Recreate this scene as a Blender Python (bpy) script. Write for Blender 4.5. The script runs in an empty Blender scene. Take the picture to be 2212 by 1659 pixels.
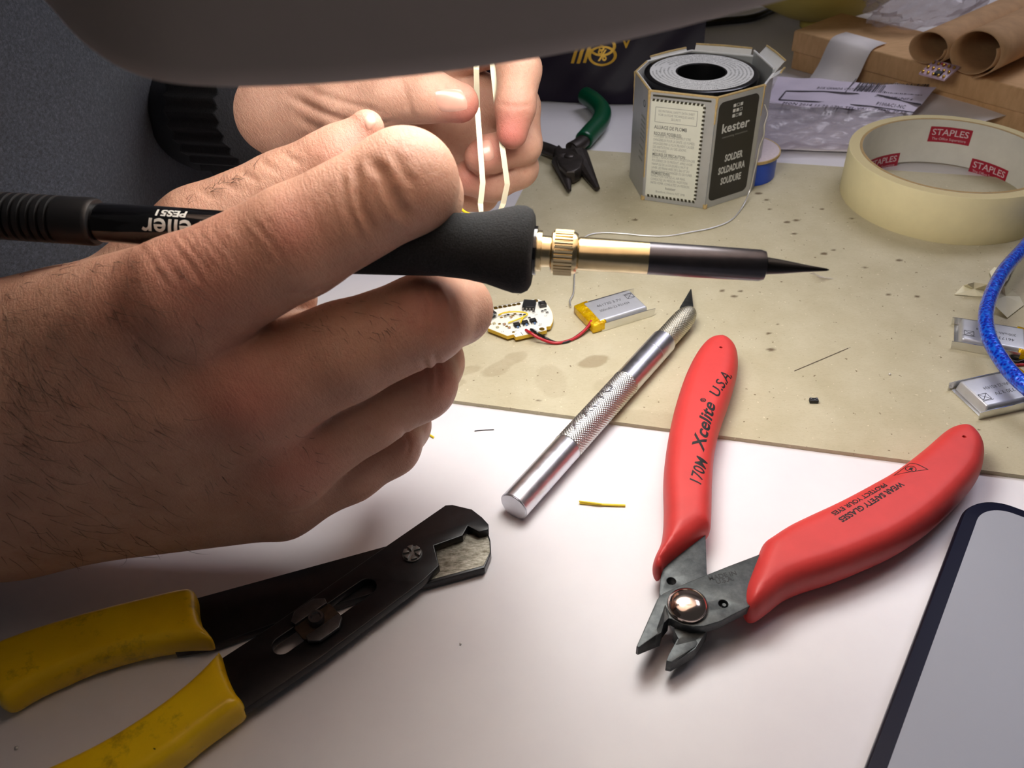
import bpy, bmesh, math, random
import numpy as np
from mathutils import Vector, Matrix
from mathutils.bvhtree import BVHTree
from mathutils.geometry import tessellate_polygon

# ------------------------------------------------------------------ camera, world, exposure
CM = 0.01                      # the scene is laid out in centimetres and scaled to metres at the end
IMG_W, IMG_H = 2212, 1659
FOC = 1856.0                   # focal length in pixels (phone camera, about 29 mm equivalent)
CAM_H = 20.0                   # camera height above the desk
_n = np.array([1215 - IMG_W / 2, 3120 - IMG_H / 2, FOC]); _n /= np.linalg.norm(_n)   # straight down, in camera axes
_fw = np.array([0, 0, 1.0]); _yy = _fw - _fw.dot(_n) * _n; _yy /= np.linalg.norm(_yy)
_xx = np.cross(_n, _yy); _xx = _xx if _xx[0] > 0 else -_xx
ROT = np.array([_xx, _yy, -_n])
scene = bpy.context.scene
col = scene.collection
cam_d = bpy.data.cameras.new('camera'); cam = bpy.data.objects.new('camera', cam_d); col.objects.link(cam)
cam_d.sensor_width = 4.8; cam_d.lens = FOC / IMG_W * 4.8
cam_d.clip_start = 0.005; cam_d.clip_end = 50
_m = Matrix.Identity(4)
for _r in range(3):
    _m[_r][0] = ROT[_r][0]; _m[_r][1] = -ROT[_r][1]; _m[_r][2] = -ROT[_r][2]
_m[2][3] = CAM_H * CM
cam.matrix_world = _m
cam_d.dof.use_dof = True; cam_d.dof.focus_distance = 0.27; cam_d.dof.aperture_fstop = 4.5
scene.camera = cam
world = bpy.data.worlds.new('room_light'); scene.world = world; world.use_nodes = True
world.node_tree.nodes['Background'].inputs[0].default_value = (1.0, 0.96, 0.95, 1)
world.node_tree.nodes['Background'].inputs[1].default_value = 0.045
scene.view_settings.view_transform = 'Standard'; scene.view_settings.look = 'None'
scene.view_settings.exposure = 0.0; scene.view_settings.gamma = 1.0
scene.view_settings.use_curve_mapping = False
LAMP_POWER = 14.5             # emission of the desk lamp's diffuser (built with the lamp below)

# ceiling light of the room, up behind the desk to the right
cl_d = bpy.data.lights.new('ceiling_light_offscreen', 'AREA'); cl_d.shape = 'RECTANGLE'; cl_d.size = 1.2; cl_d.size_y = 0.6; cl_d.energy = 18.0; cl_d.color = (0.90, 0.88, 1.0)
cl_o = bpy.data.objects.new('ceiling_light_offscreen', cl_d); col.objects.link(cl_o); cl_o.location = (0.95, 1.05, 1.7)

# ------------------------------------------------------------------ helpers
random.seed(4); rng = np.random.default_rng(7)
def V(*a): return Vector(a)
def P(px, py, z=0.0):
    w = ROT @ np.array([px - IMG_W / 2, py - IMG_H / 2, FOC]); t = (CAM_H - z) / -w[2]
    return Vector((w[0] * t, w[1] * t, z))
def Pd(px, py, d):
    v = np.array([px - IMG_W / 2, py - IMG_H / 2, FOC]); v /= np.linalg.norm(v); w = ROT @ v
    return Vector((w[0] * d, w[1] * d, CAM_H + w[2] * d))
def zoom(ox, oy, s): return lambda pts: [(ox + x / s, oy + y / s) for x, y in pts]
def lin(c):
    return tuple((v / 255 / 12.92) if v / 255 <= 0.04045 else ((v / 255 + 0.055) / 1.055) ** 2.4 for v in c) + (1,)

def origin_of(o):
    w = Vector((0, 0, 0))
    while o is not None:
        w += o.location; o = o.parent
    return w
def thing(name, label, cat, loc=(0, 0, 0), rotz=0, group=None):
    o = bpy.data.objects.new(name, None); col.objects.link(o); o.empty_display_size = 0.01
    o.location = loc; o.rotation_euler = (0, 0, rotz)
    o['label'] = label; o['category'] = cat
    if group: o['group'] = group
    return o
def tag(o, label, cat, group=None):
    o['label'] = label; o['category'] = cat
    if group: o['group'] = group
    return o
def link_mesh(name, me, mat, parent=None, world=True, smooth=True, auto=None, label=None):
    o = bpy.data.objects.new(name, me); col.objects.link(o)
    if mat is not None and not len(me.materials): me.materials.append(mat)
    if parent is not None:
        o.parent = parent
        if world:
            L = origin_of(parent)
            if L.length > 0: me.transform(Matrix.Translation(-L))
    if smooth: me.polygons.foreach_set('use_smooth', [True] * len(me.polygons))
    if auto is not None: me.set_sharp_from_angle(angle=math.radians(auto))
    if label: o['label'] = label
    me.update()
    return o
def mesh(name, verts, faces, mat, parent=None, **kw):
    me = bpy.data.meshes.new(name); me.from_pydata([tuple(v) for v in verts], [], [tuple(f) for f in faces])
    me.validate(clean_customdata=False)
    bm = bmesh.new(); bm.from_mesh(me); bmesh.ops.recalc_face_normals(bm, faces=bm.faces); bm.to_mesh(me); bm.free()
    return link_mesh(name, me, mat, parent, **kw)
def from_bm(name, bm, mat, parent=None, **kw):
    me = bpy.data.meshes.new(name); bmesh.ops.recalc_face_normals(bm, faces=bm.faces); bm.to_mesh(me); bm.free()
    return link_mesh(name, me, mat, parent, **kw)
def own_origin(o):
    """move a single-mesh thing's origin to the middle of its underside"""
    vs = [v.co for v in o.data.vertices]
    c = Vector(((min(v.x for v in vs) + max(v.x for v in vs)) / 2, (min(v.y for v in vs) + max(v.y for v in vs)) / 2, min(v.z for v in vs)))
    o.data.transform(Matrix.Translation(-c)); o.location = o.location + c
    return o
def frame(o, x, y):
    x = Vector(x).normalized(); y = Vector(y); y = (y - x * y.dot(x)).normalized(); z = x.cross(y)
    m = Matrix((x, y, z)).transposed().to_4x4(); m.translation = Vector(o); return m
def catmull(pts, n=8, closed=False):
    pts = [Vector(p) for p in pts]; out = []; N = len(pts)
    rngk = range(N) if closed else range(N - 1)
    for i in rngk:
        if closed: p0, p1, p2, p3 = pts[i - 1], pts[i], pts[(i + 1) % N], pts[(i + 2) % N]
        else: p0, p1, p2, p3 = pts[max(i - 1, 0)], pts[i], pts[i + 1], pts[min(i + 2, N - 1)]
        for k in range(n):
            t = k / n
            out.append(0.5 * ((2 * p1) + (p2 - p0) * t + (2 * p0 - 5 * p1 + 4 * p2 - p3) * t * t + (3 * p1 - p0 - 3 * p2 + p3) * t ** 3))
    if not closed: out.append(pts[-1])
    return out
def sweep_data(path, radii, n=12, cap=True, flat=None, up=None):
    """verts/faces of a tube along path; radii number or list; flat = (w,h) factors of an oval section"""
    path = [Vector(p) for p in path]; N = len(path)
    if not hasattr(radii, '__len__'): radii = [radii] * N
    vs, fs = [], []; ref = Vector(up) if up else None; prev = None
    for i, p in enumerate(path):
        t = (path[min(i + 1, N - 1)] - path[max(i - 1, 0)])
        t = t.normalized() if t.length > 1e-9 else Vector((1, 0, 0))
        if ref is not None: a = ref - t * ref.dot(t)
        elif prev is None:
            a = Vector((0, 0, 1)) if abs(t.z) < 0.9 else Vector((1, 0, 0)); a = a - t * a.dot(t)
        else: a = prev - t * prev.dot(t)
        if a.length < 1e-6: a = t.orthogonal()
        a.normalize(); prev = a; b = t.cross(a)
        fw, fh = flat if flat else (1, 1)
        for k in range(n):
            q = 2 * math.pi * k / n
            vs.append(p + (b * math.cos(q) * fw + a * math.sin(q) * fh) * radii[i])
    for i in range(N - 1):
        for k in range(n):
            k2 = (k + 1) % n; fs.append((i * n + k, i * n + k2, (i + 1) * n + k2, (i + 1) * n + k))
    if cap:
        fs.append(tuple(range(n))[::-1]); fs.append(tuple((N - 1) * n + k for k in range(n)))
    return vs, fs
def tube(name, path, r, mat, parent=None, n=12, **kw):
    sw = {k: kw.pop(k) for k in ('flat', 'up', 'cap') if k in kw}
    vs, fs = sweep_data(path, r, n, **sw)
    return mesh(name, vs, fs, mat, parent, auto=50, **kw)
def lathe(name, prof, mat, parent=None, fr=None, n=48, auto=35, closed=False, **kw):
    """prof: list of (radius, height) turned round local z of frame fr"""
    vs, fs = [], []; fr = fr or Matrix.Identity(4)
    for r, h in prof:
        for k in range(n):
            q = 2 * math.pi * k / n; vs.append(fr @ Vector((r * math.cos(q), r * math.sin(q), h)))
    N = len(prof)
    for i in range(N if closed else N - 1):
        j = (i + 1) % N
        for k in range(n):
            k2 = (k + 1) % n; fs.append((i * n + k, i * n + k2, j * n + k2, j * n + k))
    if not closed:
        if prof[0][0] > 1e-6: fs.append(tuple(range(n))[::-1])
        if prof[-1][0] > 1e-6: fs.append(tuple((N - 1) * n + k for k in range(n)))
    o = mesh(name, vs, fs, mat, parent, auto=auto, **kw)
    bm = bmesh.new(); bm.from_mesh(o.data); bmesh.ops.remove_doubles(bm, verts=bm.verts, dist=1e-6); bm.to_mesh(o.data); bm.free()
    return o
def plate(name, outlines, z0, z1, mat, parent=None, bevel=0.0, res=2, fr=None, auto=35, **kw):
    """flat solid with holes: outlines[0] the rim, others holes; 2-D points; bevel rounds both rims inwards"""
    cu = bpy.data.curves.new(name, 'CURVE'); cu.dimensions = '2D'; cu.fill_mode = 'BOTH'
    for ol in outlines:
        sp = cu.splines.new('POLY'); sp.points.add(len(ol) - 1)
        for q, p in zip(sp.points, ol): q.co = (p[0], p[1], 0, 1)
        sp.use_cyclic_u = True
    b = min(bevel, (z1 - z0) / 2 * 0.999)
    cu.extrude = (z1 - z0) / 2 - b; cu.bevel_depth = b; cu.bevel_resolution = res; cu.offset = -b
    tmp = bpy.data.objects.new(name, cu); col.objects.link(tmp)
    me = bpy.data.meshes.new_from_object(tmp); bpy.data.objects.remove(tmp); bpy.data.curves.remove(cu)
    bm = bmesh.new(); bm.from_mesh(me); bmesh.ops.remove_doubles(bm, verts=bm.verts, dist=1e-4)
    bmesh.ops.recalc_face_normals(bm, faces=bm.faces); bm.to_mesh(me); bm.free()
    me.transform(Matrix.Translation((0, 0, (z0 + z1) / 2)))
    if fr is not None: me.transform(fr)
    me.materials.clear()
    return link_mesh(name, me, mat, parent, auto=auto, **kw)
def box(name, c, s, mat, parent=None, fr=None, bevel=0.0, seg=2, **kw):
    bm = bmesh.new(); bmesh.ops.create_cube(bm, size=1)
    for v in bm.verts: v.co = Vector((v.co.x * s[0] + c[0], v.co.y * s[1] + c[1], v.co.z * s[2] + c[2]))
    if bevel: bmesh.ops.bevel(bm, geom=bm.edges[:], offset=bevel, segments=seg, profile=0.5, affect='EDGES')
    if fr is not None: bmesh.ops.transform(bm, matrix=fr, verts=bm.verts)
    return from_bm(name, bm, mat, parent, auto=40, **kw)
def surface_nets(F, org, h):
    """closed quad surface of the zero level of F (negative inside) on a regular grid"""
    S = F < 0; nx, ny, nz = F.shape
    c = np.zeros((nx - 1, ny - 1, nz - 1), np.int8)
    for dx in (0, 1):
        for dy in (0, 1):
            for dz in (0, 1): c += S[dx:nx - 1 + dx, dy:ny - 1 + dy, dz:nz - 1 + dz]
    act = (c > 0) & (c < 8); idx = np.argwhere(act); vid = -np.ones(act.shape, np.int64); vid[act] = np.arange(len(idx))
    acc = np.zeros((len(idx), 3)); cnt = np.zeros(len(idx)); cor = [(a, b, d) for a in (0, 1) for b in (0, 1) for d in (0, 1)]
    for a in cor:
        for k in range(3):
            if a[k]: continue
            b = list(a); b[k] = 1
            fa = F[idx[:, 0] + a[0], idx[:, 1] + a[1], idx[:, 2] + a[2]]; fb = F[idx[:, 0] + b[0], idx[:, 1] + b[1], idx[:, 2] + b[2]]
            m = (fa < 0) != (fb < 0); t = np.where(m, fa / np.where(m, fa - fb, 1), 0)
            q = np.array(a, float)[None, :].repeat(len(idx), 0); q[:, k] += t; acc[m] += q[m]; cnt[m] += 1
    verts = (idx + acc / cnt[:, None]) * h + np.array(org)
    faces = []
    for k in range(3):
        a = [slice(1, n - 1) for n in F.shape]; a[k] = slice(0, F.shape[k] - 1); b = list(a); b[k] = slice(1, F.shape[k])
        sa, sb = S[tuple(a)], S[tuple(b)]; e = np.argwhere(sa != sb); fl = sa[sa != sb]
        off = np.array([1, 1, 1]); off[k] = 0; e = e + off; u, v = [(1, 2), (2, 0), (0, 1)][k]
        def at(du, dv):
            q = e.copy(); q[:, u] -= du; q[:, v] -= dv; return vid[q[:, 0], q[:, 1], q[:, 2]]
        q = np.stack([at(0, 0), at(1, 0), at(1, 1), at(0, 1)], 1); q[~fl] = q[~fl][:, ::-1]; faces.append(q)
    return verts, np.concatenate(faces)
def np_mesh(name, verts, faces):
    me = bpy.data.meshes.new(name); me.vertices.add(len(verts)); me.vertices.foreach_set('co', np.asarray(verts, np.float32).ravel())
    me.loops.add(faces.size); me.loops.foreach_set('vertex_index', np.asarray(faces, np.int32).ravel())
    me.polygons.add(len(faces)); me.polygons.foreach_set('loop_start', np.arange(0, faces.size, 4, dtype=np.int32))
    me.update(calc_edges=True); me.validate(); return me
def pillow(name, outline, z0, z1, mat, parent=None, edge=0.5, power=2.2, h=0.06, **kw):
    """cushion-like solid over a closed outline (dipped tool grips): thickness falls off towards the rim"""
    ol = np.array([(p[0], p[1]) for p in outline]); lo = ol.min(0) - 3 * h; hi = ol.max(0) + 3 * h
    xs = np.arange(lo[0], hi[0], h); ys = np.arange(lo[1], hi[1], h); zs = np.arange(z0 - 2.3 * h, z1 + 3 * h, h)
    X, Y = np.meshgrid(xs, ys, indexing='ij'); D = np.full(X.shape, 1e9); ins = np.zeros(X.shape, bool)
    for a, b in zip(ol, np.roll(ol, -1, 0)):
        d = b - a; L2 = max(d @ d, 1e-12); t = np.clip(((X - a[0]) * d[0] + (Y - a[1]) * d[1]) / L2, 0, 1)
        D = np.minimum(D, np.hypot(X - a[0] - t * d[0], Y - a[1] - t * d[1]))
        cr = (a[1] > Y) != (b[1] > Y); ins ^= cr & (X < (b[0] - a[0]) * (Y - a[1]) / np.where(b[1] == a[1], 1e-12, b[1] - a[1]) + a[0])
    D = np.where(ins, D, -D); u = np.clip((edge - D) / edge, 0, None)
    u = np.where(u < 0.25, u * u * 2, u - 0.125) / 0.875          # soft shoulder where the flat top begins
    zc, hz = (z0 + z1) / 2, (z1 - z0) / 2
    F = (u[:, :, None] ** power + (np.abs(zs - zc) / hz)[None, None, :] ** power) ** (1 / power) - 1
    v, f = surface_nets(F * min(edge, hz), (lo[0], lo[1], zs[0]), h)
    me = np_mesh(name, v, f); bm = bmesh.new(); bm.from_mesh(me)
    for _ in range(2): bmesh.ops.smooth_vert(bm, verts=bm.verts[:], factor=0.5, use_axis_x=True, use_axis_y=True, use_axis_z=True)
    bm.to_mesh(me); bm.free()
    return link_mesh(name, me, mat, parent, **kw)
def text_mesh(body, size, extrude=0.0, shear=0.0, spacing=1.0, bold=0.0, align='CENTER', xs=1.0, line=1.0, res=3, fit=None):
    cu = bpy.data.curves.new('lettering', 'FONT'); cu.body = body; cu.size = size; cu.shear = shear
    cu.space_character = spacing; cu.space_line = line; cu.align_x = align; cu.align_y = 'CENTER'; cu.extrude = extrude; cu.offset = bold; cu.resolution_u = res
    tmp = bpy.data.objects.new('lettering', cu); col.objects.link(tmp)
    me = bpy.data.meshes.new_from_object(tmp); bpy.data.objects.remove(tmp); bpy.data.curves.remove(cu)
    me.materials.clear()
    if fit:
        x = [v.co.x for v in me.vertices]; xs = fit / (max(x) - min(x)); me.transform(Matrix.Translation((-(max(x) + min(x)) / 2, 0, 0)))
    if xs != 1: me.transform(Matrix.Diagonal((xs, 1, 1, 1)))
    return me
def text(body, size, fr, mat, parent, name='lettering', **kw):
    me = text_mesh(body, size, **kw); me.transform(fr)
    return link_mesh(name, me, mat, parent, smooth=False)
def dice(me, step):
    """cut a flat mesh into small cells so that it can follow a curved surface"""
    bm = bmesh.new(); bm.from_mesh(me)
    for ax in (0, 1):
        lo = min(v.co[ax] for v in bm.verts); hi = max(v.co[ax] for v in bm.verts); c = lo + step
        while c < hi:
            no = Vector((1, 0, 0)) if ax == 0 else Vector((0, 1, 0))
            bmesh.ops.bisect_plane(bm, geom=bm.verts[:] + bm.edges[:] + bm.faces[:], plane_co=no * c, plane_no=no)
            c += step
    bm.to_mesh(me); bm.free()
def world_bvh(o):
    L = origin_of(o); return BVHTree.FromPolygons([v.co + L for v in o.data.vertices], [tuple(p.vertices) for p in o.data.polygons])
def wrap_text(body, size, fr, target, mat, parent, lift=0.006, step=0.12, name='lettering', bend=None, **kw):
    me = text_mesh(body, size, **kw); dice(me, step); bvh = world_bvh(target)
    if bend:
        for v in me.vertices: v.co = bend(v.co)
    zd = (fr.to_3x3() @ Vector((0, 0, 1))).normalized(); o = fr.translation
    for v in me.vertices:
        p = fr @ Vector((v.co.x, v.co.y, 0)); hit = bvh.ray_cast(p + zd * 3, -zd)
        if hit[0] is not None: p = hit[0] + hit[1] * lift
        v.co = p
    return link_mesh(name, me, mat, parent, smooth=False)
def P2(pts, z): return [P(x, y, z).to_2d() for x, y in pts]
def smooth2(pts, n=4): return [v.to_2d() for v in catmull([Vector((p[0], p[1], 0)) for p in pts], n, True)]
def resample(pts, step):
    pts = [Vector((p[0], p[1])) for p in pts]; out = []; acc = 0.0
    for a, b in zip(pts, pts[1:] + pts[:1]):
        L = (b - a).length; t = acc
        while t < L: out.append(a + (b - a) * (t / L)); t += step
        acc = t - L
    return out
def circle2(c, r, n=20): return [(c[0] + r * math.cos(2 * math.pi * k / n), c[1] + r * math.sin(2 * math.pi * k / n)) for k in range(n)]
def drill(o, p, d, r, depth):
    """cut a real round hole of radius r and given depth into mesh object o at world point p, along -d"""
    d = Vector(d).normalized(); L = origin_of(o); vs, fs = sweep_data([p + d * .2 - L, p - d * depth - L], r, 16)
    me = bpy.data.meshes.new('drill'); me.from_pydata([tuple(v) for v in vs], [], fs)
    bm = bmesh.new(); bm.from_mesh(me); bmesh.ops.recalc_face_normals(bm, faces=bm.faces); bm.to_mesh(me); bm.free()
    host = bpy.data.objects.new('host', o.data); tool = bpy.data.objects.new('drill', me); col.objects.link(host); col.objects.link(tool)
    md = host.modifiers.new('cut', 'BOOLEAN'); md.operation = 'DIFFERENCE'; md.solver = 'EXACT'; md.object = tool
    dg = bpy.context.evaluated_depsgraph_get(); dg.update(); new = bpy.data.meshes.new_from_object(host.evaluated_get(dg), depsgraph=dg)
    bpy.data.objects.remove(host); bpy.data.objects.remove(tool)
    if len(new.polygons) > 100: o.data = new
def copy_tree(o, parent=None):
    c = o.copy(); col.objects.link(c); c.parent = parent
    for ch in list(o.children): copy_tree(ch, c)
    return c

# ------------------------------------------------------------------ materials
MATS = {}
class Nodes:
    def __init__(s, name):
        m = bpy.data.materials.new(name); m.use_nodes = True; s.m = m; s.t = m.node_tree; s.b = s.t.nodes['Principled BSDF']
        s.tc = s.t.nodes.new('ShaderNodeTexCoord')
    def n(s, kind, **inp):
        nd = s.t.nodes.new(kind)
        for k, v in inp.items():
            if k in nd.inputs: nd.inputs[k].default_value = v
            else: setattr(nd, k, v)
        return nd
    def l(s, a, b): s.t.links.new(a, b)
    def noise(s, scale, detail=4, rough=0.55, dist=0.0, stretch=None):
        """scale in features per centimetre"""
        nd = s.n('ShaderNodeTexNoise', Scale=scale * 100, Detail=detail, Roughness=rough, Distortion=dist)
        src = s.tc.outputs['Object']
        if stretch:
            mp = s.n('ShaderNodeMapping'); mp.inputs['Scale'].default_value = stretch; s.l(src, mp.inputs[0]); src = mp.outputs[0]
        s.l(src, nd.inputs['Vector']); return nd.outputs['Fac']
    def ramp(s, fac, stops):
        r = s.n('ShaderNodeValToRGB'); e = r.color_ramp.elements
        while len(e) < len(stops): e.new(0.5)
        for q, (p, c) in zip(e, stops): q.position = p; q.color = c if len(c) == 4 else lin(c)
        s.l(fac, r.inputs[0]); return r.outputs[0]
    def mix(s, fac, a, b):
        x = s.n('ShaderNodeMix', data_type='RGBA')
        for src, i in ((fac, 0), (a, 6), (b, 7)):
            if hasattr(src, 'links'): s.l(src, x.inputs[i])
            else: x.inputs[i].default_value = src
        return x.outputs[2]
    def math(s, op, a, b=0.0, clamp=False):
        x = s.n('ShaderNodeMath', operation=op); x.use_clamp = clamp
        for src, i in ((a, 0), (b, 1)):
            if hasattr(src, 'links'): s.l(src, x.inputs[i])
            else: x.inputs[i].default_value = src
        return x.outputs[0]
    def bump(s, h, strength, dist=0.02, prev=None):
        """dist in centimetres"""
        b = s.n('ShaderNodeBump', Strength=strength, Distance=dist * CM); s.l(h, b.inputs['Height'])
        if prev is not None: s.l(prev, b.inputs['Normal'])
        s.l(b.outputs[0], s.b.inputs['Normal']); return b.outputs[0]
def mat(name, c, rough=0.5, metal=0.0, var=0.0, vs=2.0, bump=0.0, bs=20.0, bd=0.01, coat=0.0, sss=0.0, stretch=None, rvar=0.0, emit=0.0):
    if name in MATS: return MATS[name]
    N = Nodes(name); b = N.b; c = lin(c)
    b.inputs['Base Color'].default_value = c; b.inputs['Roughness'].default_value = rough; b.inputs['Metallic'].default_value = metal
    b.inputs['Coat Weight'].default_value = coat; b.inputs['Coat Roughness'].default_value = 0.08
    if var or rvar:
        f = N.noise(vs, 5, 0.6, stretch=stretch)
        if var:
            lo = tuple(x * (1 - var) for x in c[:3]) + (1,); hi = tuple(min(1, x * (1 + var)) for x in c[:3]) + (1,)
            N.l(N.ramp(f, [(0.3, lo), (0.7, hi)]), b.inputs['Base Color'])
        if rvar: N.l(N.math('MULTIPLY_ADD', f, rvar), b.inputs['Roughness']); b.inputs['Roughness'].links[0].from_node.inputs[2].default_value = rough - rvar / 2
    if bump: N.bump(N.noise(bs, 3, 0.6, stretch=stretch), bump, bd)
    if sss: b.inputs['Subsurface Weight'].default_value = sss; b.inputs['Subsurface Radius'].default_value = (0.002, 0.0012, 0.0008); b.inputs['Subsurface Scale'].default_value = 1.0
    MATS[name] = N.m; return N.m

# ------------------------------------------------------------------ the setting: floor, desk, board
N = Nodes('dark_carpet'); N.l(N.ramp(N.noise(3, 6, 0.7), [(0.3, (26, 24, 26)), (0.7, (44, 40, 42))]), N.b.inputs['Base Color']); N.b.inputs['Roughness'].default_value = 0.95
N.bump(N.noise(8, 3), 0.6, 0.2)
o = box('floor', (20, 40, -73.5), (400, 400, 1), N.m); o['kind'] = 'structure'
M_WALL = mat('wall_paint', (150, 142, 134), 0.8, 0, 0.03, 0.1)
for nm, c, s_ in (('wall_back', (20, 240.5, 50), (400, 1, 246)), ('wall_left', (-180.5, 40, 50), (1, 400, 246))):
    o = box(nm, c, s_, M_WALL); o['kind'] = 'structure'
BD = Vector((0.9637, -0.267)).normalized()     # direction of the board's front edge on the desk
BV = Vector((-BD.y, BD.x))
N = Nodes('white_laminate')
N.l(N.ramp(N.noise(0.25, 5, 0.6), [(0.3, (224, 220, 224)), (0.7, (232, 229, 231))]), N.b.inputs['Base Color'])
N.b.inputs['Roughness'].default_value = 0.38; N.bump(N.noise(28, 3, 0.6), 0.12, 0.006)
M_DESK = N.m
_e = Vector((-17.5, 17.0))
desk = thing('desk', 'white laminate desk under the tools and the brown board', 'desk', (20, 40, -73))
_a = _e - BV * 45; _b = _e + BV * 105
plate('table_top', [[_a, _a + BD * 130, _b + BD * 130, _b]], -2.5, 0, M_DESK, desk, bevel=0.15)
for p in (_a + BD * 6 + BV * 6, _a + BD * 124 + BV * 6, _b + BD * 124 - BV * 6, _b + BD * 6 - BV * 6):
    box('leg', (p.x, p.y, -37.75), (4, 4, 70.5), mat('grey_leg', (110, 110, 114), 0.4, 0.6), desk, bevel=0.3)

# brown chipboard sheet: top as a fine grid that carries its stains as an attribute
c00 = P(904, 862, 0).to_2d(); c01 = P(1146, 322, 0).to_2d(); Lb = (c01 - c00).length
N = Nodes('brown_chipboard')
base = N.ramp(N.noise(0.5, 6, 0.65), [(0.3, (182, 173, 144)), (0.7, (197, 189, 162))])
fib = N.noise(9, 4, 0.7, stretch=(1, 2.5, 1)); base = N.mix(N.math('MULTIPLY', N.math('SUBTRACT', fib, 0.5), 0.9, True), base, lin((140, 122, 92)))
sp = N.noise(5.5, 2, 0.5); spk = N.ramp(sp, [(0.715, (0, 0, 0, 1)), (0.74, (1, 1, 1, 1))]); base = N.mix(N.math('MULTIPLY', spk, 0.75), base, lin((94, 74, 50)))
lp = N.noise(7.5, 1, 0.5); lsp = N.ramp(lp, [(0.74, (0, 0, 0, 1)), (0.76, (1, 1, 1, 1))]); base = N.mix(N.math('MULTIPLY', lsp, 0.6), base, lin((226, 216, 190)))
at = N.n('ShaderNodeAttribute', attribute_name='stain'); base = N.mix(N.math('MULTIPLY', at.outputs['Fac'], 0.85), base, lin((122, 98, 62)))
at2 = N.n('ShaderNodeAttribute', attribute_name='scorch'); base = N.mix(at2.outputs['Fac'], base, lin((74, 50, 26)))
N.l(base, N.b.inputs['Base Color']); N.b.inputs['Roughness'].default_value = 0.82; N.b.inputs['Specular IOR Level'].default_value = 0.25; N.bump(fib, 0.25, 0.01)
M_BOARD = N.m
nu, nv = 480, 300; Wb = 44.0
us = np.linspace(0, Wb, nu); vs_ = np.linspace(0, Lb, nv)
def board_xy(u, v): return c00 + BD * u + BV * v
def edge_wob(t, s): return 0.025 * math.sin(t * 1.7 + s) + 0.018 * math.sin(t * 4.3 + s * 2)
verts, faces = [], []
for v in vs_:
    for u in us:
        p = board_xy(u, v); lift = 0.0
        verts.append((p.x, p.y, 0.16 + lift))
for i in range(nv - 1):
    for j in range(nu - 1): faces.append((i * nu + j, i * nu + j + 1, (i + 1) * nu + j + 1, (i + 1) * nu + j))
rim = [i for i in range(nu)] + [i * nu + nu - 1 for i in range(1, nv)] + [(nv - 1) * nu + i for i in range(nu - 2, -1, -1)] + [i * nu for i in range(nv - 2, 0, -1)]
k0 = len(verts)
for i in rim: verts.append((verts[i][0], verts[i][1], 0.004))
for k in range(len(rim)):
    k2 = (k + 1) % len(rim); faces.append((rim[k], k0 + k, k0 + k2, rim[k2]))
faces.append(tuple(k0 + k for k in range(len(rim)))[::-1])
board = mesh('chipboard_sheet', verts, faces, M_BOARD, None, auto=40)
tag(board, 'brown stained chipboard sheet lying on the white desk under the solder and knife', 'board')
XY = np.array([(v[0], v[1]) for v in verts])
st = np.zeros(len(verts)); sc2 = np.zeros(len(verts))
nz = np.array([math.sin(3.1 * x + 1.3 * math.sin(5 * y)) + math.sin(4.7 * y + 2 * math.sin(2.3 * x)) for x, y in XY]) * 0.25
for px, py, a, b, ang, w in ((1279, 781, .62, .40, 0.1, .55), (1095, 785, 1.35, .36, 0.75, .3), (975, 830, .5, .3, 0.3, .3), (1335, 830, 1.0, .5, .2, .18), (1190, 822, .6, 1.0, .2, .18), (1390, 905, 1.6, .5, -.3, .22), (1500, 590, .9, .5, 0, .12), (1010, 800, .6, .3, .6, .3)):
    c = P(px, py, .16); d = XY - np.array([c.x, c.y]); ca, sa = math.cos(ang), math.sin(ang)
    q = np.hypot((d[:, 0] * ca + d[:, 1] * sa) / a, (-d[:, 0] * sa + d[:, 1] * ca) / b) + nz * 0.55
    st = np.maximum(st, np.clip((1.0 - q) * 7, 0, 1) * w)
for px, py, a in ((1585, 640, .16), (1560, 628, .13), (1600, 629, .11), (1640, 418, .18), (1662, 452, .14), (1655, 432, .16), (1700, 480, .16), (1720, 476, .12), (1776, 452, .12), (1840, 472, .13), (1780, 548, .13), (1868, 578, .15), (1942, 562, .14), (1372, 475, .14), (1450, 465, .1), (1665, 755, .16), (1680, 700, .1), (1920, 636, .1), (1660, 720, .1), (1982, 640, .12), (1715, 505, .13), (1800, 540, .1), (1298, 505, .1), (1245, 590, .06), (1330, 690, .07), (1163, 865, .08), (1405, 790, .07), (1250, 905, .08)):
    c = P(px, py, .16); d = XY - np.array([c.x, c.y]); q = np.hypot(d[:, 0] / (a * 1.1), d[:, 1] / (a * .75)) + nz * 0.8
    sc2 = np.maximum(sc2, np.clip((1.0 - q) * 3, 0, 1) * .8)
for nm, arr in (('stain', st), ('scorch', sc2)):
    a = board.data.attributes.new(nm, 'FLOAT', 'POINT'); a.data.foreach_set('value', arr.astype(np.float32))
own_origin(board)
BZ = 0.16     # top of the board

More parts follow.
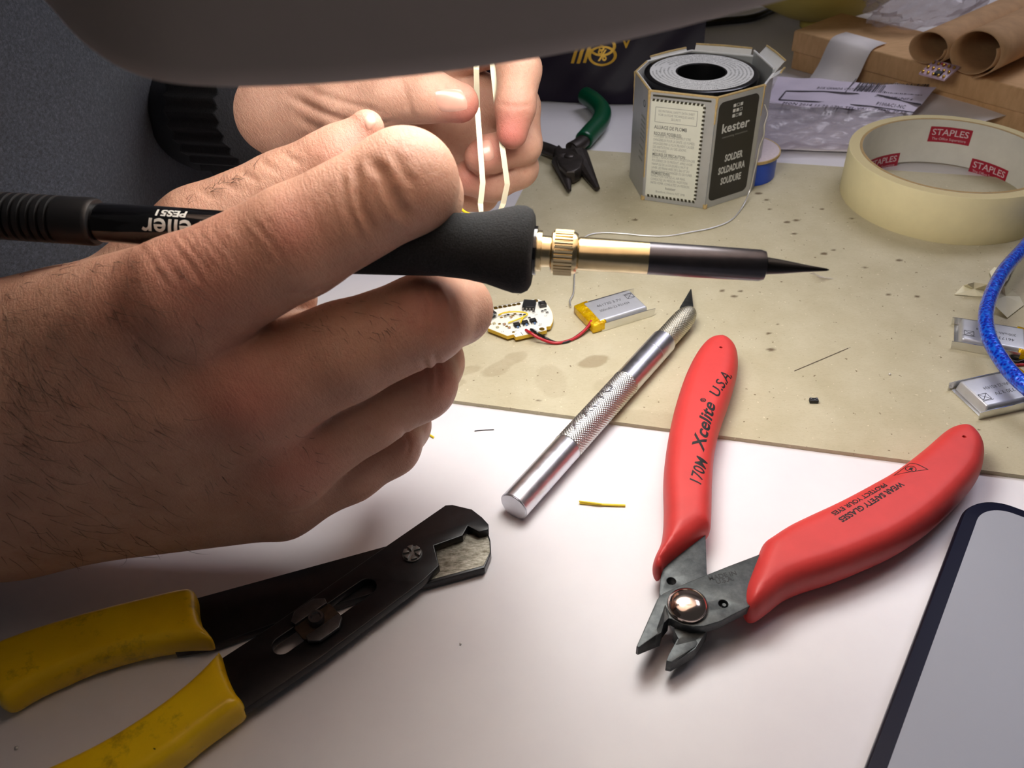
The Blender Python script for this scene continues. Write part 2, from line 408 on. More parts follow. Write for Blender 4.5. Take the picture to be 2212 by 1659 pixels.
# ------------------------------------------------------------------ desk lamp: shade, rim, diffuser
LZ = 16.5
near = [(-30, -150), (40, -50), (100, 5), (150, 62), (200, 108), (265, 148), (350, 176), (450, 186), (560, 187), (700, 181), (850, 168), (1000, 150), (1200, 118), (1400, 76), (1600, 25), (1800, -30), (2000, -95)]
npts = [P(x, y, LZ).to_2d() for x, y in near]
ol = smooth2([p for p in npts] + [Vector((13.8, 19.0)), Vector((13.5, 24.0)), Vector((9, 27.0)), Vector((1, 27.2)), Vector((-6, 25.6)), Vector((-9.0, 21.8))], 6)
cx = sum(p.x for p in ol) / len(ol); cy = sum(p.y for p in ol) / len(ol); C2 = Vector((cx, cy))
lamp = thing('desk_lamp', 'beige-grey desk lamp head with a curved rim hanging low over the hands', 'lamp', (cx, cy, LZ))
M_SHADE = mat('lamp_enamel', (206, 190, 178), 0.42, 0, 0.03, 0.5, 0.05, 12)
rings = [(1.0, 0.0), (1.004, 0.08), (1.0, 0.22), (0.985, 0.5), (0.955, 1.2), (0.91, 2.2), (0.85, 3.2), (0.75, 4.2), (0.6, 5.0), (0.4, 5.5), (0.2, 5.65)]
verts, faces = [], []; n = len(ol)
for s, z in rings:
    for p in ol: q = C2 + (p - C2) * s; verts.append((q.x, q.y, LZ + z))
verts.append((cx, cy, LZ + 5.7))
for i in range(len(rings) - 1):
    for k in range(n): k2 = (k + 1) % n; faces.append((i * n + k, i * n + k2, (i + 1) * n + k2, (i + 1) * n + k))
for k in range(n): faces.append(((len(rings) - 1) * n + k, (len(rings) - 1) * n + (k + 1) % n, len(verts) - 1))
inn = [(0.985, 0.0), (0.975, 0.5), (0.93, 1.6), (0.9, 1.9)]; b0 = len(verts)
for s, z in inn:
    for p in ol: q = C2 + (p - C2) * s; verts.append((q.x, q.y, LZ + z))
for i in range(len(inn) - 1):
    for k in range(n): k2 = (k + 1) % n; faces.append((b0 + i * n + k, b0 + (i + 1) * n + k, b0 + (i + 1) * n + k2, b0 + i * n + k2))
for k in range(n): k2 = (k + 1) % n; faces.append((k, b0 + k, b0 + k2, k2))
mesh('shade', verts, faces, M_SHADE, lamp, auto=50)
N = Nodes('lamp_diffuser'); N.b.inputs['Base Color'].default_value = (0.9, 0.9, 0.9, 1); N.b.inputs['Emission Color'].default_value = (1.0, 0.985, 0.95, 1); N.b.inputs['Emission Strength'].default_value = LAMP_POWER
dv = [Vector((0.6, 20.6)) + (p - C2) * 0.48 for p in ol]
verts = [(p.x, p.y, LZ + .15) for p in dv] + [(p.x, p.y, LZ + 1.3) for p in dv]
faces = [tuple(range(n))[::-1], tuple(range(n, 2 * n))] + [(k, (k + 1) % n, n + (k + 1) % n, n + k) for k in range(n)]
mesh('diffuser', verts, faces, N.m, lamp, auto=40)
tube('arm', catmull([(cx + 4, cy + 2, LZ + 5.0), (cx + 8, cy + 6, LZ + 12), (cx + 30, cy + 26, LZ + 40), (cx + 62, cy + 45, LZ + 12), (cx + 66, cy + 48, 0.3)], 6), 0.9, M_SHADE, lamp, n=12)
lathe('clamp_base', [(4.5, 0.02), (4.5, 1.2), (4.2, 1.5), (1.4, 1.8), (1.2, 3.0)], M_SHADE, lamp, fr=Matrix.Translation((cx + 66, cy + 48, 0)))

# ------------------------------------------------------------------ flush cutter with red grips
z4 = zoom(1300, 720, 2.183)
M_RED = mat('red_dip', (206, 60, 57), 0.5, 0, 0.05, 1.5, 0.15, 30, 0.006, sss=0.0)
N = Nodes('blackened_steel')
w = N.noise(3.0, 6, 0.7)
N.l(N.ramp(w, [(0.35, (56, 60, 62)), (0.65, (84, 88, 88)), (0.8, (112, 112, 108))]), N.b.inputs['Base Color']); N.b.inputs['Metallic'].default_value = 0.55; N.b.inputs['Roughness'].default_value = 0.42
N.bump(N.noise(40, 3), 0.15, 0.004); M_STEEL = N.m
M_INK = mat('black_ink', (20, 16, 16), 0.6)
CZ = 0.78
cutter = thing('flush_cutter', 'small flush cutter with salmon red handles lying open beside the craft knife', 'cutter', P(1485, 1305, 0))
hl = z4([(545, 48), (590, 55), (630, 90), (641, 140), (635, 210), (600, 330), (555, 460), (530, 580), (520, 700), (517, 820), (514, 905), (508, 938), (485, 955), (380, 1035), (296, 1105), (285, 1135), (268, 1143), (246, 1132), (238, 1108), (247, 1072), (275, 1010), (288, 940), (292, 850), (290, 700), (302, 570), (325, 440), (350, 340), (390, 220), (440, 120), (490, 62)])
hr = z4([(664, 1290), (672, 1318), (692, 1334), (735, 1335), (800, 1290), (870, 1235), (960, 1195), (1100, 1150), (1250, 1090), (1400, 1020), (1550, 920), (1680, 800), (1770, 690), (1796, 600), (1788, 540), (1745, 488), (1690, 468), (1635, 476), (1590, 502), (1500, 580), (1370, 680), (1250, 750), (1100, 830), (950, 900), (860, 945), (785, 994), (755, 1015), (740, 1045), (690, 1170), (668, 1235)])
GL = pillow('grip', resample(smooth2(P2(hl, CZ - 0.05)), 0.11), 0.03, 1.40, M_RED, cutter, edge=0.62, power=2.15)
GR = pillow('grip', resample(smooth2(P2(hr, CZ - 0.05)), 0.11), 0.03, 1.42, M_RED, cutter, edge=0.62, power=2.15)
# lower arm (left grip): plate + lower jaw
la = z4([(470, 900), (487, 960), (493, 1140), (520, 1250), (520, 1340), (490, 1420), (440, 1490), (327, 1563), (303, 1556), (312, 1530), (362, 1440), (340, 1395), (300, 1300), (270, 1240), (275, 1170), (285, 1112), (320, 1020)])
plate('lower_arm', [P2(la, 0.62), circle2(P(*z4([(328, 1168)])[0], 0.74), .125)], 0.42, 0.74, M_STEEL, cutter, bevel=0.015)
ra = z4([(745, 1045), (600, 1100), (500, 1140), (400, 1180), (290, 1230), (268, 1248), (240, 1310), (164, 1478), (172, 1488), (278, 1412), (288, 1372), (305, 1352), (325, 1350), (345, 1360), (380, 1378), (430, 1388), (480, 1386), (560, 1362), (610, 1335), (700, 1290), (760, 1180)])
plate('upper_arm', [P2(ra, 1.02), circle2(P(*z4([(573, 1275)])[0], 1.06), .125)], 0.75, 1.06, M_STEEL, cutter, bevel=0.02)
def facet(name, pts, parent, m):   # bevelled cutting jaw: px, py, z corners
    vs = [P(x, y, z) for (x, y), z in pts]; return vs
# jaw tips: thick wedges falling towards the points
def wedge(name, top, zt, zb, parent):
    n = len(top); vs = [P(x, y, z) for (x, y), z in zip(top, zt)] + [Vector((P(x, y, z).x, P(x, y, z).y, zb)) for (x, y), z in zip(top, zt)]
    fs = [tuple(range(n)), tuple(range(2 * n - 1, n - 1, -1))] + [(i, n + i, n + (i + 1) % n, (i + 1) % n) for i in range(n)]
    return mesh(name, vs, fs, M_STEEL, parent, smooth=False)
wedge('jaw', z4([(262, 1252), (300, 1262), (318, 1340), (292, 1366), (280, 1410), (172, 1487), (163, 1480)]), (1.02, 1.04, 1.08, 1.16, 1.1, .78, .78), 0.5, cutter)
wedge('jaw', z4([(340, 1395), (420, 1385), (500, 1392), (440, 1488), (327, 1562), (303, 1556), (362, 1440)]), (.8, .82, .8, .72, .62, .62, .78), 0.3, cutter)
pv = P(*z4([(405, 1283)])[0], 1.12); Tp = Matrix.Translation((pv.x, pv.y, 1.05))
M_RIVET = mat('polished_rivet', (214, 196, 186), 0.14, 1.0, 0.05, 2)
lathe('rivet', [(0.5, -0.02), (0.53, 0.03), (0.54, 0.08), (0.52, 0.14), (0.46, 0.22), (0.36, 0.285), (0.2, 0.33), (0, 0.345)], M_RIVET, cutter, fr=Tp)
p = P(*z4([(573, 1275)])[0], 1.06); lathe('pin_tip', [(0.06, 0.80), (0.06, 1.0), (0.05, 1.015), (0, 1.015)], M_STEEL, cutter, fr=Matrix.Translation((p.x + 0.03, p.y, 0)), n=14)
def pix_frame(a, b, z, flip=False):
    """frame on the plane z with x running from pixel a to pixel b"""
    A, B = P(*a, z), P(*b, z); x = (B - A).normalized(); y = Vector((-x.y, x.x, 0)) * (-1 if flip else 1)
    return frame((A + B) / 2, x, y), (B - A).length
f, L = pix_frame(*z4([(508, 1168), (640, 1140)]), 1.062); text('MADE IN\nU.S.A.', 0.205, f, mat('stamp_dark', (34, 36, 38), 0.6), cutter, line=0.75, bold=0.004, extrude=0.003)  # stamped letters: shade of the recesses painted as dark colour, along with bluing
# black lettering on the grips
def arc_bend(k): return lambda c: Vector((c.x, c.y + k * c.x * c.x, 0))
f, L = pix_frame(*z4([(442, 712), (478, 588)]), 1.35); wrap_text('170M', 0.52, f, GL, M_INK, cutter, shear=0.25, fit=L * 1.0, bold=0.004)
f, L = pix_frame(*z4([(452, 558), (512, 330)]), 1.35); wrap_text('Xcelite', 0.56, f, GL, M_INK, cutter, shear=0.3, fit=L * 1.0, bold=0.014)
f, L = pix_frame(*z4([(528, 295), (598, 180)]), 1.35); wrap_text('U.S.A.', 0.5, f, GL, M_INK, cutter, shear=0.25, fit=L * 1.0, bold=0.006)
p = P(*z4([(478, 315)])[0], 1.4)
def ring2(r0, r1, n=20, c=(0, 0)):
    vs = []; fs = []
    for k in range(n):
        a = 2 * math.pi * k / n; vs += [(c[0] + r0 * math.cos(a), c[1] + r0 * math.sin(a), 0), (c[0] + r1 * math.cos(a), c[1] + r1 * math.sin(a), 0)]
    for k in range(n): j = (k + 1) % n; fs.append((2 * k, 2 * k + 1, 2 * j + 1, 2 * j))
    return vs, fs
def wrap_flat(name, vs, fs, fr, target, m, parent, lift=0.006, step=0.1):
    me = bpy.data.meshes.new(name); me.from_pydata(vs, [], fs); dice(me, step); bvh = world_bvh(target); zd = (fr.to_3x3() @ Vector((0, 0, 1))).normalized()
    for v in me.vertices:
        q = fr @ v.co; h = bvh.ray_cast(q + zd * 3, -zd)
        v.co = h[0] + h[1] * lift if h[0] is not None else q
    return link_mesh(name, me, m, parent, smooth=False)
vs, fs = ring2(0.065, 0.1); wrap_flat('registered_mark', vs, fs, Matrix.Translation(p), GL, M_INK, cutter)
wrap_text('R', 0.15, Matrix.Translation(p) @ Matrix.Rotation(1.2, 4, 'Z'), GL, M_INK, cutter, bold=0.006)
f, L = pix_frame(*z4([(1413, 715), (1120, 890)]), 1.35); wrap_text('WEAR SAFETY GLASSES', 0.245, f, GR, M_INK, cutter, fit=L, bold=0.008)
f, L = pix_frame(*z4([(1335, 718), (1085, 860)]), 1.35); wrap_text('PROTECT YOUR EYES', 0.21, f, GR, M_INK, cutter, fit=L, bold=0.006)
tri = [P(*q, 1.3) for q in z4([(1372, 678), (1452, 612), (1536, 656)])]; vs, fs = [], []
cen = sum(tri, Vector()) / 3
for a in tri: vs += [a, cen + (a - cen) * 0.90]
fs = [(0, 1, 3, 2), (2, 3, 5, 4), (4, 5, 1, 0)]
wrap_flat('safety_triangle', [v - Vector((0, 0, 1.3)) for v in vs], fs, Matrix.Translation((0, 0, 1.3)), GR, M_INK, cutter)
cc = P(*z4([(1455, 645)])[0], 1.35); vs, fs = ring2(0.13, 0.155); wrap_flat('safety_symbol', vs, fs, Matrix.Translation(cc), GR, M_INK, cutter)
wrap_flat('safety_symbol', [(-.1, -.03, 0), (-.02, -.06, 0), (.1, .03, 0), (.02, .06, 0)], [(0, 1, 2, 3)], Matrix.Translation(cc), GR, M_INK, cutter)
wrap_flat('safety_symbol', [(-.03, -.09, 0), (.03, -.09, 0), (.02, .02, 0), (-.02, .02, 0)], [(0, 1, 2, 3)], Matrix.Translation(cc), GR, M_INK, cutter)
for q, g in (((562, 66), GL), ((1710, 487), GR)):      # vent holes drilled into the grip ends
    w = Vector(ROT @ np.array([z4([q])[0][0] - IMG_W / 2, z4([q])[0][1] - IMG_H / 2, FOC])).normalized(); h = world_bvh(g).ray_cast(Vector((0, 0, CAM_H)), w)
    if h[0] is not None: drill(g, h[0], h[1] if h[1].dot(w) < 0 else -h[1], .055, .35)

# ------------------------------------------------------------------ wire stripper with yellow grips
z5 = zoom(0, 1050, 2.0109)
N = Nodes('yellow_dip'); w = N.noise(0.9, 6, 0.7)
c1 = N.ramp(N.noise(0.5, 4), [(0.3, (220, 178, 10)), (0.7, (238, 200, 18))])
c1 = N.mix(N.ramp(w, [(0.56, (0, 0, 0, 1)), (0.74, (0.8, 0.8, 0.8, 1))]), c1, lin((104, 86, 22)))
c1 = N.mix(N.ramp(N.noise(3.2, 2), [(0.76, (0, 0, 0, 1)), (0.78, (1, 1, 1, 1))]), c1, lin((20, 18, 14)))
N.l(c1, N.b.inputs['Base Color']); N.b.inputs['Roughness'].default_value = 0.3; N.bump(N.noise(2.5, 4), 0.25, 0.03); M_YEL = N.m
N = Nodes('black_oxide'); N.l(N.ramp(N.noise(2.2, 6, 0.7), [(0.4, (12, 12, 15)), (0.72, (26, 26, 29)), (0.85, (88, 84, 76))]), N.b.inputs['Base Color']); N.b.inputs['Metallic'].default_value = 0.0; N.b.inputs['Specular IOR Level'].default_value = .35; N.b.inputs['Roughness'].default_value = 0.3; M_OXIDE = N.m
N = Nodes('worn_steel'); N.l(N.ramp(N.noise(4, 6, 0.75, stretch=(1, 3, 1)), [(0.35, (86, 80, 66)), (0.6, (150, 146, 134)), (0.75, (184, 180, 168))]), N.b.inputs['Base Color']); N.b.inputs['Metallic'].default_value = 0.8; N.b.inputs['Roughness'].default_value = 0.5; M_WORN = N.m
M_RUST = mat('rusty_bolt', (52, 38, 26), 0.6, 0.5, 0.4, 6)
strip = thing('wire_stripper', 'black wire stripper with worn yellow handles lying open in front of the hand', 'wire stripper', P(680, 1330, 0))
ZU, ZL = 0.62, 0.34
lower = z5([(700, 535), (850, 487), (1670, 262), (1800, 225), (1900, 200), (2095, 185), (2118, 195), (2130, 235), (2133, 290), (2105, 355), (1850, 425), (1700, 440), (1190, 597), (935, 690), (760, 720)])
plate('lower_arm', [P2(lower, ZL)], ZL - 0.26, ZL, M_OXIDE, strip, bevel=0.025)
face = z5([(1890, 262), (2010, 218), (2022, 205), (2035, 210), (2085, 200), (2112, 200), (2126, 240), (2128, 288), (2100, 345), (1850, 412), (1830, 400), (1905, 345)])
plate('worn_jaw_face', [P2(face, ZL + 0.012)], ZL - 0.02, ZL + 0.012, M_WORN, strip, bevel=0.008)
upper = z5([(930, 770), (970, 742), (1190, 600), (1670, 265), (1935, 82), (1965, 80), (2050, 100), (2095, 135), (2122, 165), (2122, 188), (2080, 200), (2032, 172), (2010, 215), (1885, 258), (1908, 345), (1830, 418), (1400, 740), (1060, 972), (1010, 1000)])
sl = []
a, b = z5([(1228, 690)])[0], z5([(1592, 437)])[0]; A, B = P(*a, ZU).to_2d(), P(*b, ZU).to_2d(); d = (B - A).normalized(); nn = Vector((-d.y, d.x)); rs = 0.275
for k in range(13): q = math.pi / 2 + math.pi * k / 12; sl.append(A + (d * math.cos(q) + nn * math.sin(q)) * rs)
for k in range(13): q = -math.pi / 2 + math.pi * k / 12; sl.append(B + (d * math.cos(q) + nn * math.sin(q)) * rs)
plate('upper_arm', [P2(upper, ZU), sl], ZU - 0.26, ZU, M_OXIDE, strip, bevel=0.03)
gu = z5([(855, 482), (780, 485), (600, 528), (400, 580), (200, 640), (60, 690), (10, 715), (-18, 760), (-22, 860), (-12, 935), (20, 968), (60, 963), (150, 910), (280, 850), (400, 800), (600, 740), (750, 712), (860, 698), (925, 697), (935, 688), (918, 662), (885, 620), (868, 560)])
GU = pillow('grip', resample(smooth2(P2(gu, 0.45), 5), 0.1), 0.02, 0.98, M_YEL, strip, edge=0.40, power=2.6)
gl_ = z5([(962, 740), (940, 778), (850, 870), (700, 990), (500, 1120), (300, 1222), (120, 1300), (-40, 1370), (-100, 1430), (-90, 1510), (0, 1560), (120, 1540), (300, 1475), (480, 1395), (620, 1310), (760, 1218), (880, 1120), (1000, 1032), (1062, 985), (1062, 955), (1030, 915), (995, 840), (972, 762)])
GW = pillow('grip', resample(smooth2(P2(gl_, 0.55), 5), 0.1), 0.02, 1.1, M_YEL, strip, edge=0.42, power=2.6)
# adjuster nut in the slot
c = P(*z5([(1376, 582)])[0], ZU + 0.12); ang = math.atan2(d.y, d.x)
Tn = Matrix.Translation((c.x, c.y, 0)) @ Matrix.Rotation(ang, 4, 'Z')
octo = lambda r, sx=1, sy=1: [(r * sx * math.cos(math.pi / 8 + k * math.pi / 4), r * sy * math.sin(math.pi / 8 + k * math.pi / 4)) for k in range(8)]
plate('washer_plate', [octo(0.62, 1.0, 1.0)], ZU, ZU + 0.07, M_RUST, strip, fr=Tn, bevel=0.015)
for s in (-1, 1):
    ol2 = [(-.5, s * .26), (.5, s * .26), (.54, s * .42), (.30, s * .64), (-.30, s * .64), (-.54, s * .42)]
    plate('nut_flange', [ol2 if s > 0 else ol2[::-1]], ZU + 0.06, ZU + 0.17, mat('nut_steel', (86, 86, 88), .32, .8, .2, 5), strip, fr=Tn, bevel=0.02)
lathe('bolt', [(0.2, ZU), (0.22, ZU + .2), (0.2, ZU + .3), (0.14, ZU + .3), (0.11, ZU + .25), (0, ZU + .25)], mat('nut_steel', (86, 86, 88), .32, .8, .2, 5), strip, fr=Tn, n=24)
c = P(*z5([(1790, 290)])[0], ZU + .08); Ts = Matrix.Translation((c.x, c.y, ZU))
M_SCREW = mat('screw_steel', (120, 120, 118), 0.4, 0.9, 0.3, 8)
psc = lathe('pivot_screw', [(0.29, 0), (0.29, 0.04), (0.27, 0.055), (0, 0.055)], M_SCREW, strip, fr=Ts, n=28)
for k in range(6):                                      # raised lands of the head; the slots between them are open
    a0, a1 = k * math.pi / 3 + .47, (k + 1) * math.pi / 3 + .13
    ws = [(.075 * math.cos((a0 + a1) / 2), .075 * math.sin((a0 + a1) / 2))] + [(.265 * math.cos(a0 + (a1 - a0) * t / 5), .265 * math.sin(a0 + (a1 - a0) * t / 5)) for t in range(6)]
    plate('head_land', [ws], .05, .13, M_SCREW, psc, fr=Ts, bevel=.015)

# ------------------------------------------------------------------ craft knife
M_ALU = mat('brushed_aluminium', (214, 214, 220), 0.33, 1.0, 0.06, 3, 0.0, rvar=0.2)
M_KNURL = mat('knurled_aluminium', (200, 200, 196), 0.38, 1.0, 0.05, 3)
M_NICKEL = mat('knurled_nickel', (206, 200, 180), 0.42, 1.0, 0.08, 3)
RK = 0.49
K0 = P(1109, 1095, RK); K1 = P(1489, 676, RK + .22); kd = (K1 - K0).normalized(); KL = (K1 - K0).length
fk = frame(K0, (kd.cross(Vector((0, 0, 1)))).normalized(), Vector((0, 0, 1)))
fk = Matrix((fk.col[0].to_3d(), -fk.col[1].to_3d(), kd)).transposed().to_4x4() if False else frame(K0, kd.cross(Vector((0, 0, 1))).normalized(), kd.cross(Vector((0, 0, 1))).normalized().cross(-kd))
_xk = Vector((0, 0, 1)).cross(kd).normalized(); _yk = kd.cross(_xk)
fk = Matrix((_xk, _yk, kd)).transposed().to_4x4(); fk.translation = K0
knife = thing('craft_knife', 'silver craft knife with knurled barrel lying across the board edge', 'knife', (K0.x, K0.y, 0.0))
def along(px, py):   # distance along the axis of the point under a pixel
    return (P(px, py, RK + .1) - K0).dot(kd)
z3 = zoom(1050, 600, 3.0167)
s1 = along(*z3([(520, 1095)])[0]) ; s2 = along(*z3([(905, 690)])[0]); s3 = along(*z3([(1075, 505)])[0]); s4 = along(*z3([(1140, 430)])[0])
lathe('end_cap', [(0, 0), (RK - .05, 0), (RK - .03, .015), (RK - .03, .03), (RK, .035), (RK, s1), (RK - .02, s1 + .01)], M_ALU, knife, fr=fk, n=64)
def knurl(name, s_a, s_b, r, m, n=180, cell=0.115, depth=0.045, taper=None, slot=False):
    nl = int((s_b - s_a) / 0.019); vs, fs = [], []
    for i in range(nl + 1):
        s = s_a + (s_b - s_a) * i / nl; rr = r if taper is None else taper(s)
        for k in range(n):
            a = 2 * math.pi * k / n; u = a * r
            nk = round(2 * math.pi * r / cell)
            x = nk * a / (2 * math.pi); y = s / cell
            hgt = (abs(((x + y) % 1) - .5) + abs(((x - y) % 1) - .5)); e = min(1, min(i, nl - i) / 2)
            q = rr - depth * (1 - hgt) * e
            vs.append(fk @ Vector((q * math.cos(a), q * math.sin(a), s)))
    for i in range(nl):
        for k in range(n): k2 = (k + 1) % n; fs.append((i * n + k, i * n + k2, (i + 1) * n + k2, (i + 1) * n + k))
    fs.append(tuple(range(n))[::-1]); fs.append(tuple(nl * n + k for k in range(n)))
    return mesh(name, vs, fs, m, knife, smooth=True, auto=60)
KB = knurl('knurled_barrel', s1, s2, RK + .012, M_KNURL, depth=0.042)
lathe('collar', [(RK - .02, s2 - .01), (RK, s2), (RK, s3 - .02), (RK - .02, s3 - .01), (RK - .02, s3 + .01), (RK, s3 + .02), (RK, s4 + .06), (RK - .03, s4 + .08)], M_ALU, knife, fr=fk, n=64)
kend = KL + 0.25
def col_taper(s):
    t = (s - s4) / (kend - s4); return (RK - .05) * (1 if t < .55 else math.sqrt(max(0.03, 1 - ((t - .55) / .47) ** 2.6)))
knurl('knurled_collet', s4 + .05, kend, RK - .05, M_NICKEL, n=110, cell=0.115, depth=0.045, taper=col_taper)
# blade: thin steel between collet jaws
bl0 = fk @ Vector((0, 0, kend - 0.5)); tip = P(1483, 624, 0.55); bx = (tip - bl0); bd = bx.normalized(); up_ = Vector((0.12, -0.2, 1)); side = bd.cross(up_).normalized()
pts = [(0.0, -0.28), (0.0, 0.28), (0.55, 0.27), (bx.length, -0.16), (bx.length, -0.2), (0.9, -0.27)]
f = frame(bl0, bd, -side); plate('blade', [[(x, y) for x, y in pts]], -0.025, 0.025, mat('dark_blade', (70, 72, 72), 0.35, 0.85, 0.35, 6), knife, fr=f, bevel=0.006)
# raised maker's letters along the barrel
fm = frame(fk @ Vector((0, 0, (s1 + s2) / 2 - .15)), kd, kd.cross(Vector((-0.45, 0.15, 1))).normalized() * -1)
_vd = (Vector((0, 0, CAM_H)) - (fk @ Vector((0, 0, (s1 + s2) / 2)))).normalized(); _vd = (_vd + _xk * 0.55).normalized()
fm = frame(fk @ Vector((0, 0, (s1 + s2) / 2 - .2)), kd, _vd.cross(kd))
wrap_text('X-ACTO', 0.5, fm, KB, M_ALU, knife, lift=0.012, step=0.06, spacing=1.15, bold=0.01, xs=1.25)

# ------------------------------------------------------------------ pouch batteries (one built, two copied)
M_FOIL = mat('battery_foil', (200, 202, 208), 0.42, 0.55, 0.05, 2, 0.12, 6, 0.02)
M_FOILEDGE = mat('bright_foil', (226, 226, 224), 0.22, 0.95, 0.04, 3, 0.1, 8, 0.01)
N = Nodes('amber_tape'); N.l(N.ramp(N.noise(3, 5, 0.7), [(0.35, (196, 142, 4)), (0.6, (236, 196, 12)), (0.75, (150, 92, 6))]), N.b.inputs['Base Color']); N.b.inputs['Roughness'].default_value = 0.14; N.b.inputs['Metallic'].default_value = 0.35; N.bump(N.noise(3.5, 4, .6, 1.0), 0.9, 0.06); M_KAP = N.m
M_PRINT = mat('grey_print', (62, 62, 68), 0.6)
M_RWIRE = mat('red_wire', (176, 26, 40), 0.35); M_BWIRE = mat('black_wire', (18, 16, 18), 0.35)
def make_battery(label):
    t = thing('pouch_battery', label, 'battery', group=None)
    L, Wd, H = 2.55, 1.62, 0.44       # x from tape end (0) to free end
    bm = bmesh.new(); bmesh.ops.create_cube(bm, size=1)
    for v in bm.verts:
        top = v.co.z > 0; v.co = Vector((0.35 + (v.co.x + .5) * (L - .35) - (0.05 if top and v.co.x > 0 else 0), v.co.y * (Wd - (0.22 if top else 0.06)), (v.co.z + .5) * H + .01))
    bmesh.ops.bevel(bm, geom=bm.edges[:], offset=0.09, segments=3, profile=0.6, affect='EDGES')
    from_bm('pouch', bm, M_FOIL, t, world=False, auto=50)
    for s in (-1, 1):                  # folded side seams: thin walls that run past the free end
        ol = [(0.38, 0), (L + .22, 0), (L + .26, H * .72), (L - .1, H * .78), (0.38, H * .80)]
        f = frame((0, s * (Wd / 2 + .012), 0.01), (1, 0, 0), (0, 0, 1))
        plate('side_seam', [ol], -0.016, 0.016, M_FOILEDGE, t, fr=f, world=False)
    plate('end_flap', [[(L - .03, -Wd / 2 + .02), (L + .12, -Wd / 2 + .05), (L + .12, Wd / 2 - .05), (L - .03, Wd / 2 - .02)]], 0.015, 0.035, M_FOILEDGE, t, world=False)
    bm = bmesh.new(); bmesh.ops.create_cube(bm, size=1); bmesh.ops.subdivide_edges(bm, edges=bm.edges[:], cuts=5, use_grid_fill=True)
    for v in bm.verts:
        x, y, z = v.co; e = 0.85 + 0.15 * (x + .5)
        v.co = Vector(((x + .5) * 0.62 - 0.02, y * (Wd + .06), (z + .5) * H * e + .012 + 0.02 * (1 - abs(2 * y)) * math.sin(9 * x + 4 * y)))
    bmesh.ops.smooth_vert(bm, verts=bm.verts[:], factor=0.5, use_axis_x=True, use_axis_y=True, use_axis_z=True)
    from_bm('amber_tape', bm, M_KAP, t, world=False)
    zt = H + 0.0135
    ft = frame((1.28, 0.22, zt), (1, 0, 0), (0, 1, 0)); text('461730 3.7V', 0.23, ft, M_PRINT, t, name='printed_text', xs=.95, align='CENTER'); 
    ft = frame((1.34, -0.12, zt), (1, 0, 0), (0, 1, 0)); text('200mAh-22 RS1434', 0.21, ft, M_PRINT, t, name='printed_text', xs=.8)
    for a, b in (((2.1, .12), (2.42, .42)), ((2.1, .42), (2.42, .12)), ((2.1, .12), (2.1, .42)), ((2.42, .12), (2.42, .42)), ((2.1, .42), (2.42, .42)), ((2.1, .12), (2.42, .12)), ((2.05, .46), (2.47, .46))):
        A, B = Vector(a), Vector(b); dd = (B - A).normalized(); nn2 = Vector((-dd.y, dd.x)) * .011
        mesh('bin_mark', [(*(A + nn2), zt), (*(B + nn2), zt), (*(B - nn2), zt), (*(A - nn2), zt)], [(0, 1, 2, 3)], M_PRINT, t, world=False, smooth=False)
    return t
def place_battery(t, tape_a, tape_b, end_a, end_b, z=BZ + 0.0):
    """pixels of the two lower corners at the tape end and at the free end"""
    m0 = (P(*tape_a, z) + P(*tape_b, z)) / 2; m1 = (P(*end_a, z) + P(*end_b, z)) / 2
    d = m1 - m0; t.location = (m0.x, m0.y, z + .002); t.rotation_euler = (0, 0, math.atan2(d.y, d.x)); return d.length
bat = make_battery('silver pouch battery with amber tape wired to the white circuit board')
# copies first, while the source still has no wires
bat2 = copy_tree(bat); bat3 = copy_tree(bat)
bat2['label'] = 'silver pouch battery behind the blue cable, close to the torn tape'
bat3['label'] = 'silver pouch battery in front of the blue cable, near a red handle end'
for b in (bat, bat2, bat3): b['group'] = 'pouch batteries on the board'
print('bat len', place_battery(bat, (1236, 684), (1285, 714), (1372, 640), (1421, 676)))
print('bat len', place_battery(bat2, (2236, 730), (2222, 786), (2050, 702), (2040, 748)))
print('bat len', place_battery(bat3, (2196, 822), (2262, 862), (1990, 868), (2060, 905)))
def wire(name, pts, r, m, parent): return tube(name, catmull(pts, 8), r, m, parent, n=10)
def to_local(t, pts):
    Mx = (Matrix.Translation(t.location) @ Matrix.Rotation(t.rotation_euler.z, 4, 'Z')).inverted(); return [Mx @ Vector(p) for p in pts]
z2 = zoom(1000, 620, 4.809)
PZ = BZ + 0.28        # top of the circuit board
def zp(q, z): return P(*z2([q])[0], z)
rw = [zp((1335, 350), BZ + .38), zp((1300, 410), BZ + .28), zp((1220, 490), BZ + .14), zp((1120, 550), BZ + .06), zp((1000, 580), BZ + .06), zp((900, 572), BZ + .1), zp((790, 530), BZ + .26), zp((700, 475), PZ + .1), zp((655, 448), PZ + .02)]
bw = [zp((1320, 400), BZ + .2), zp((1200, 500), BZ + .06), zp((1080, 570), BZ + .05), zp((960, 575), BZ + .05), zp((850, 525), BZ + .12), zp((770, 480), PZ + .08), zp((705, 440), PZ + .02)]
tube('wire', to_local(bat, catmull(bw, 8)), 0.055, M_BWIRE, bat, n=10, world=False, label='black wire')
tube('wire', to_local(bat, catmull(rw, 8)), 0.06, M_RWIRE, bat, n=10, world=False, label='red wire')
b3 = [P(2186, 800, BZ + .3), P(2215, 792, BZ + .2), P(2280, 800, BZ + .06)]
tube('wire', to_local(bat2, catmull([P(2230, 770, BZ + .2), P(2200, 782, BZ + .1), P(2185, 776, BZ + .06), P(2260, 790, BZ + .05), P(2330, 800, BZ + .05)], 6)), 0.05, M_BWIRE, bat2, n=8, world=False, label='black wire')
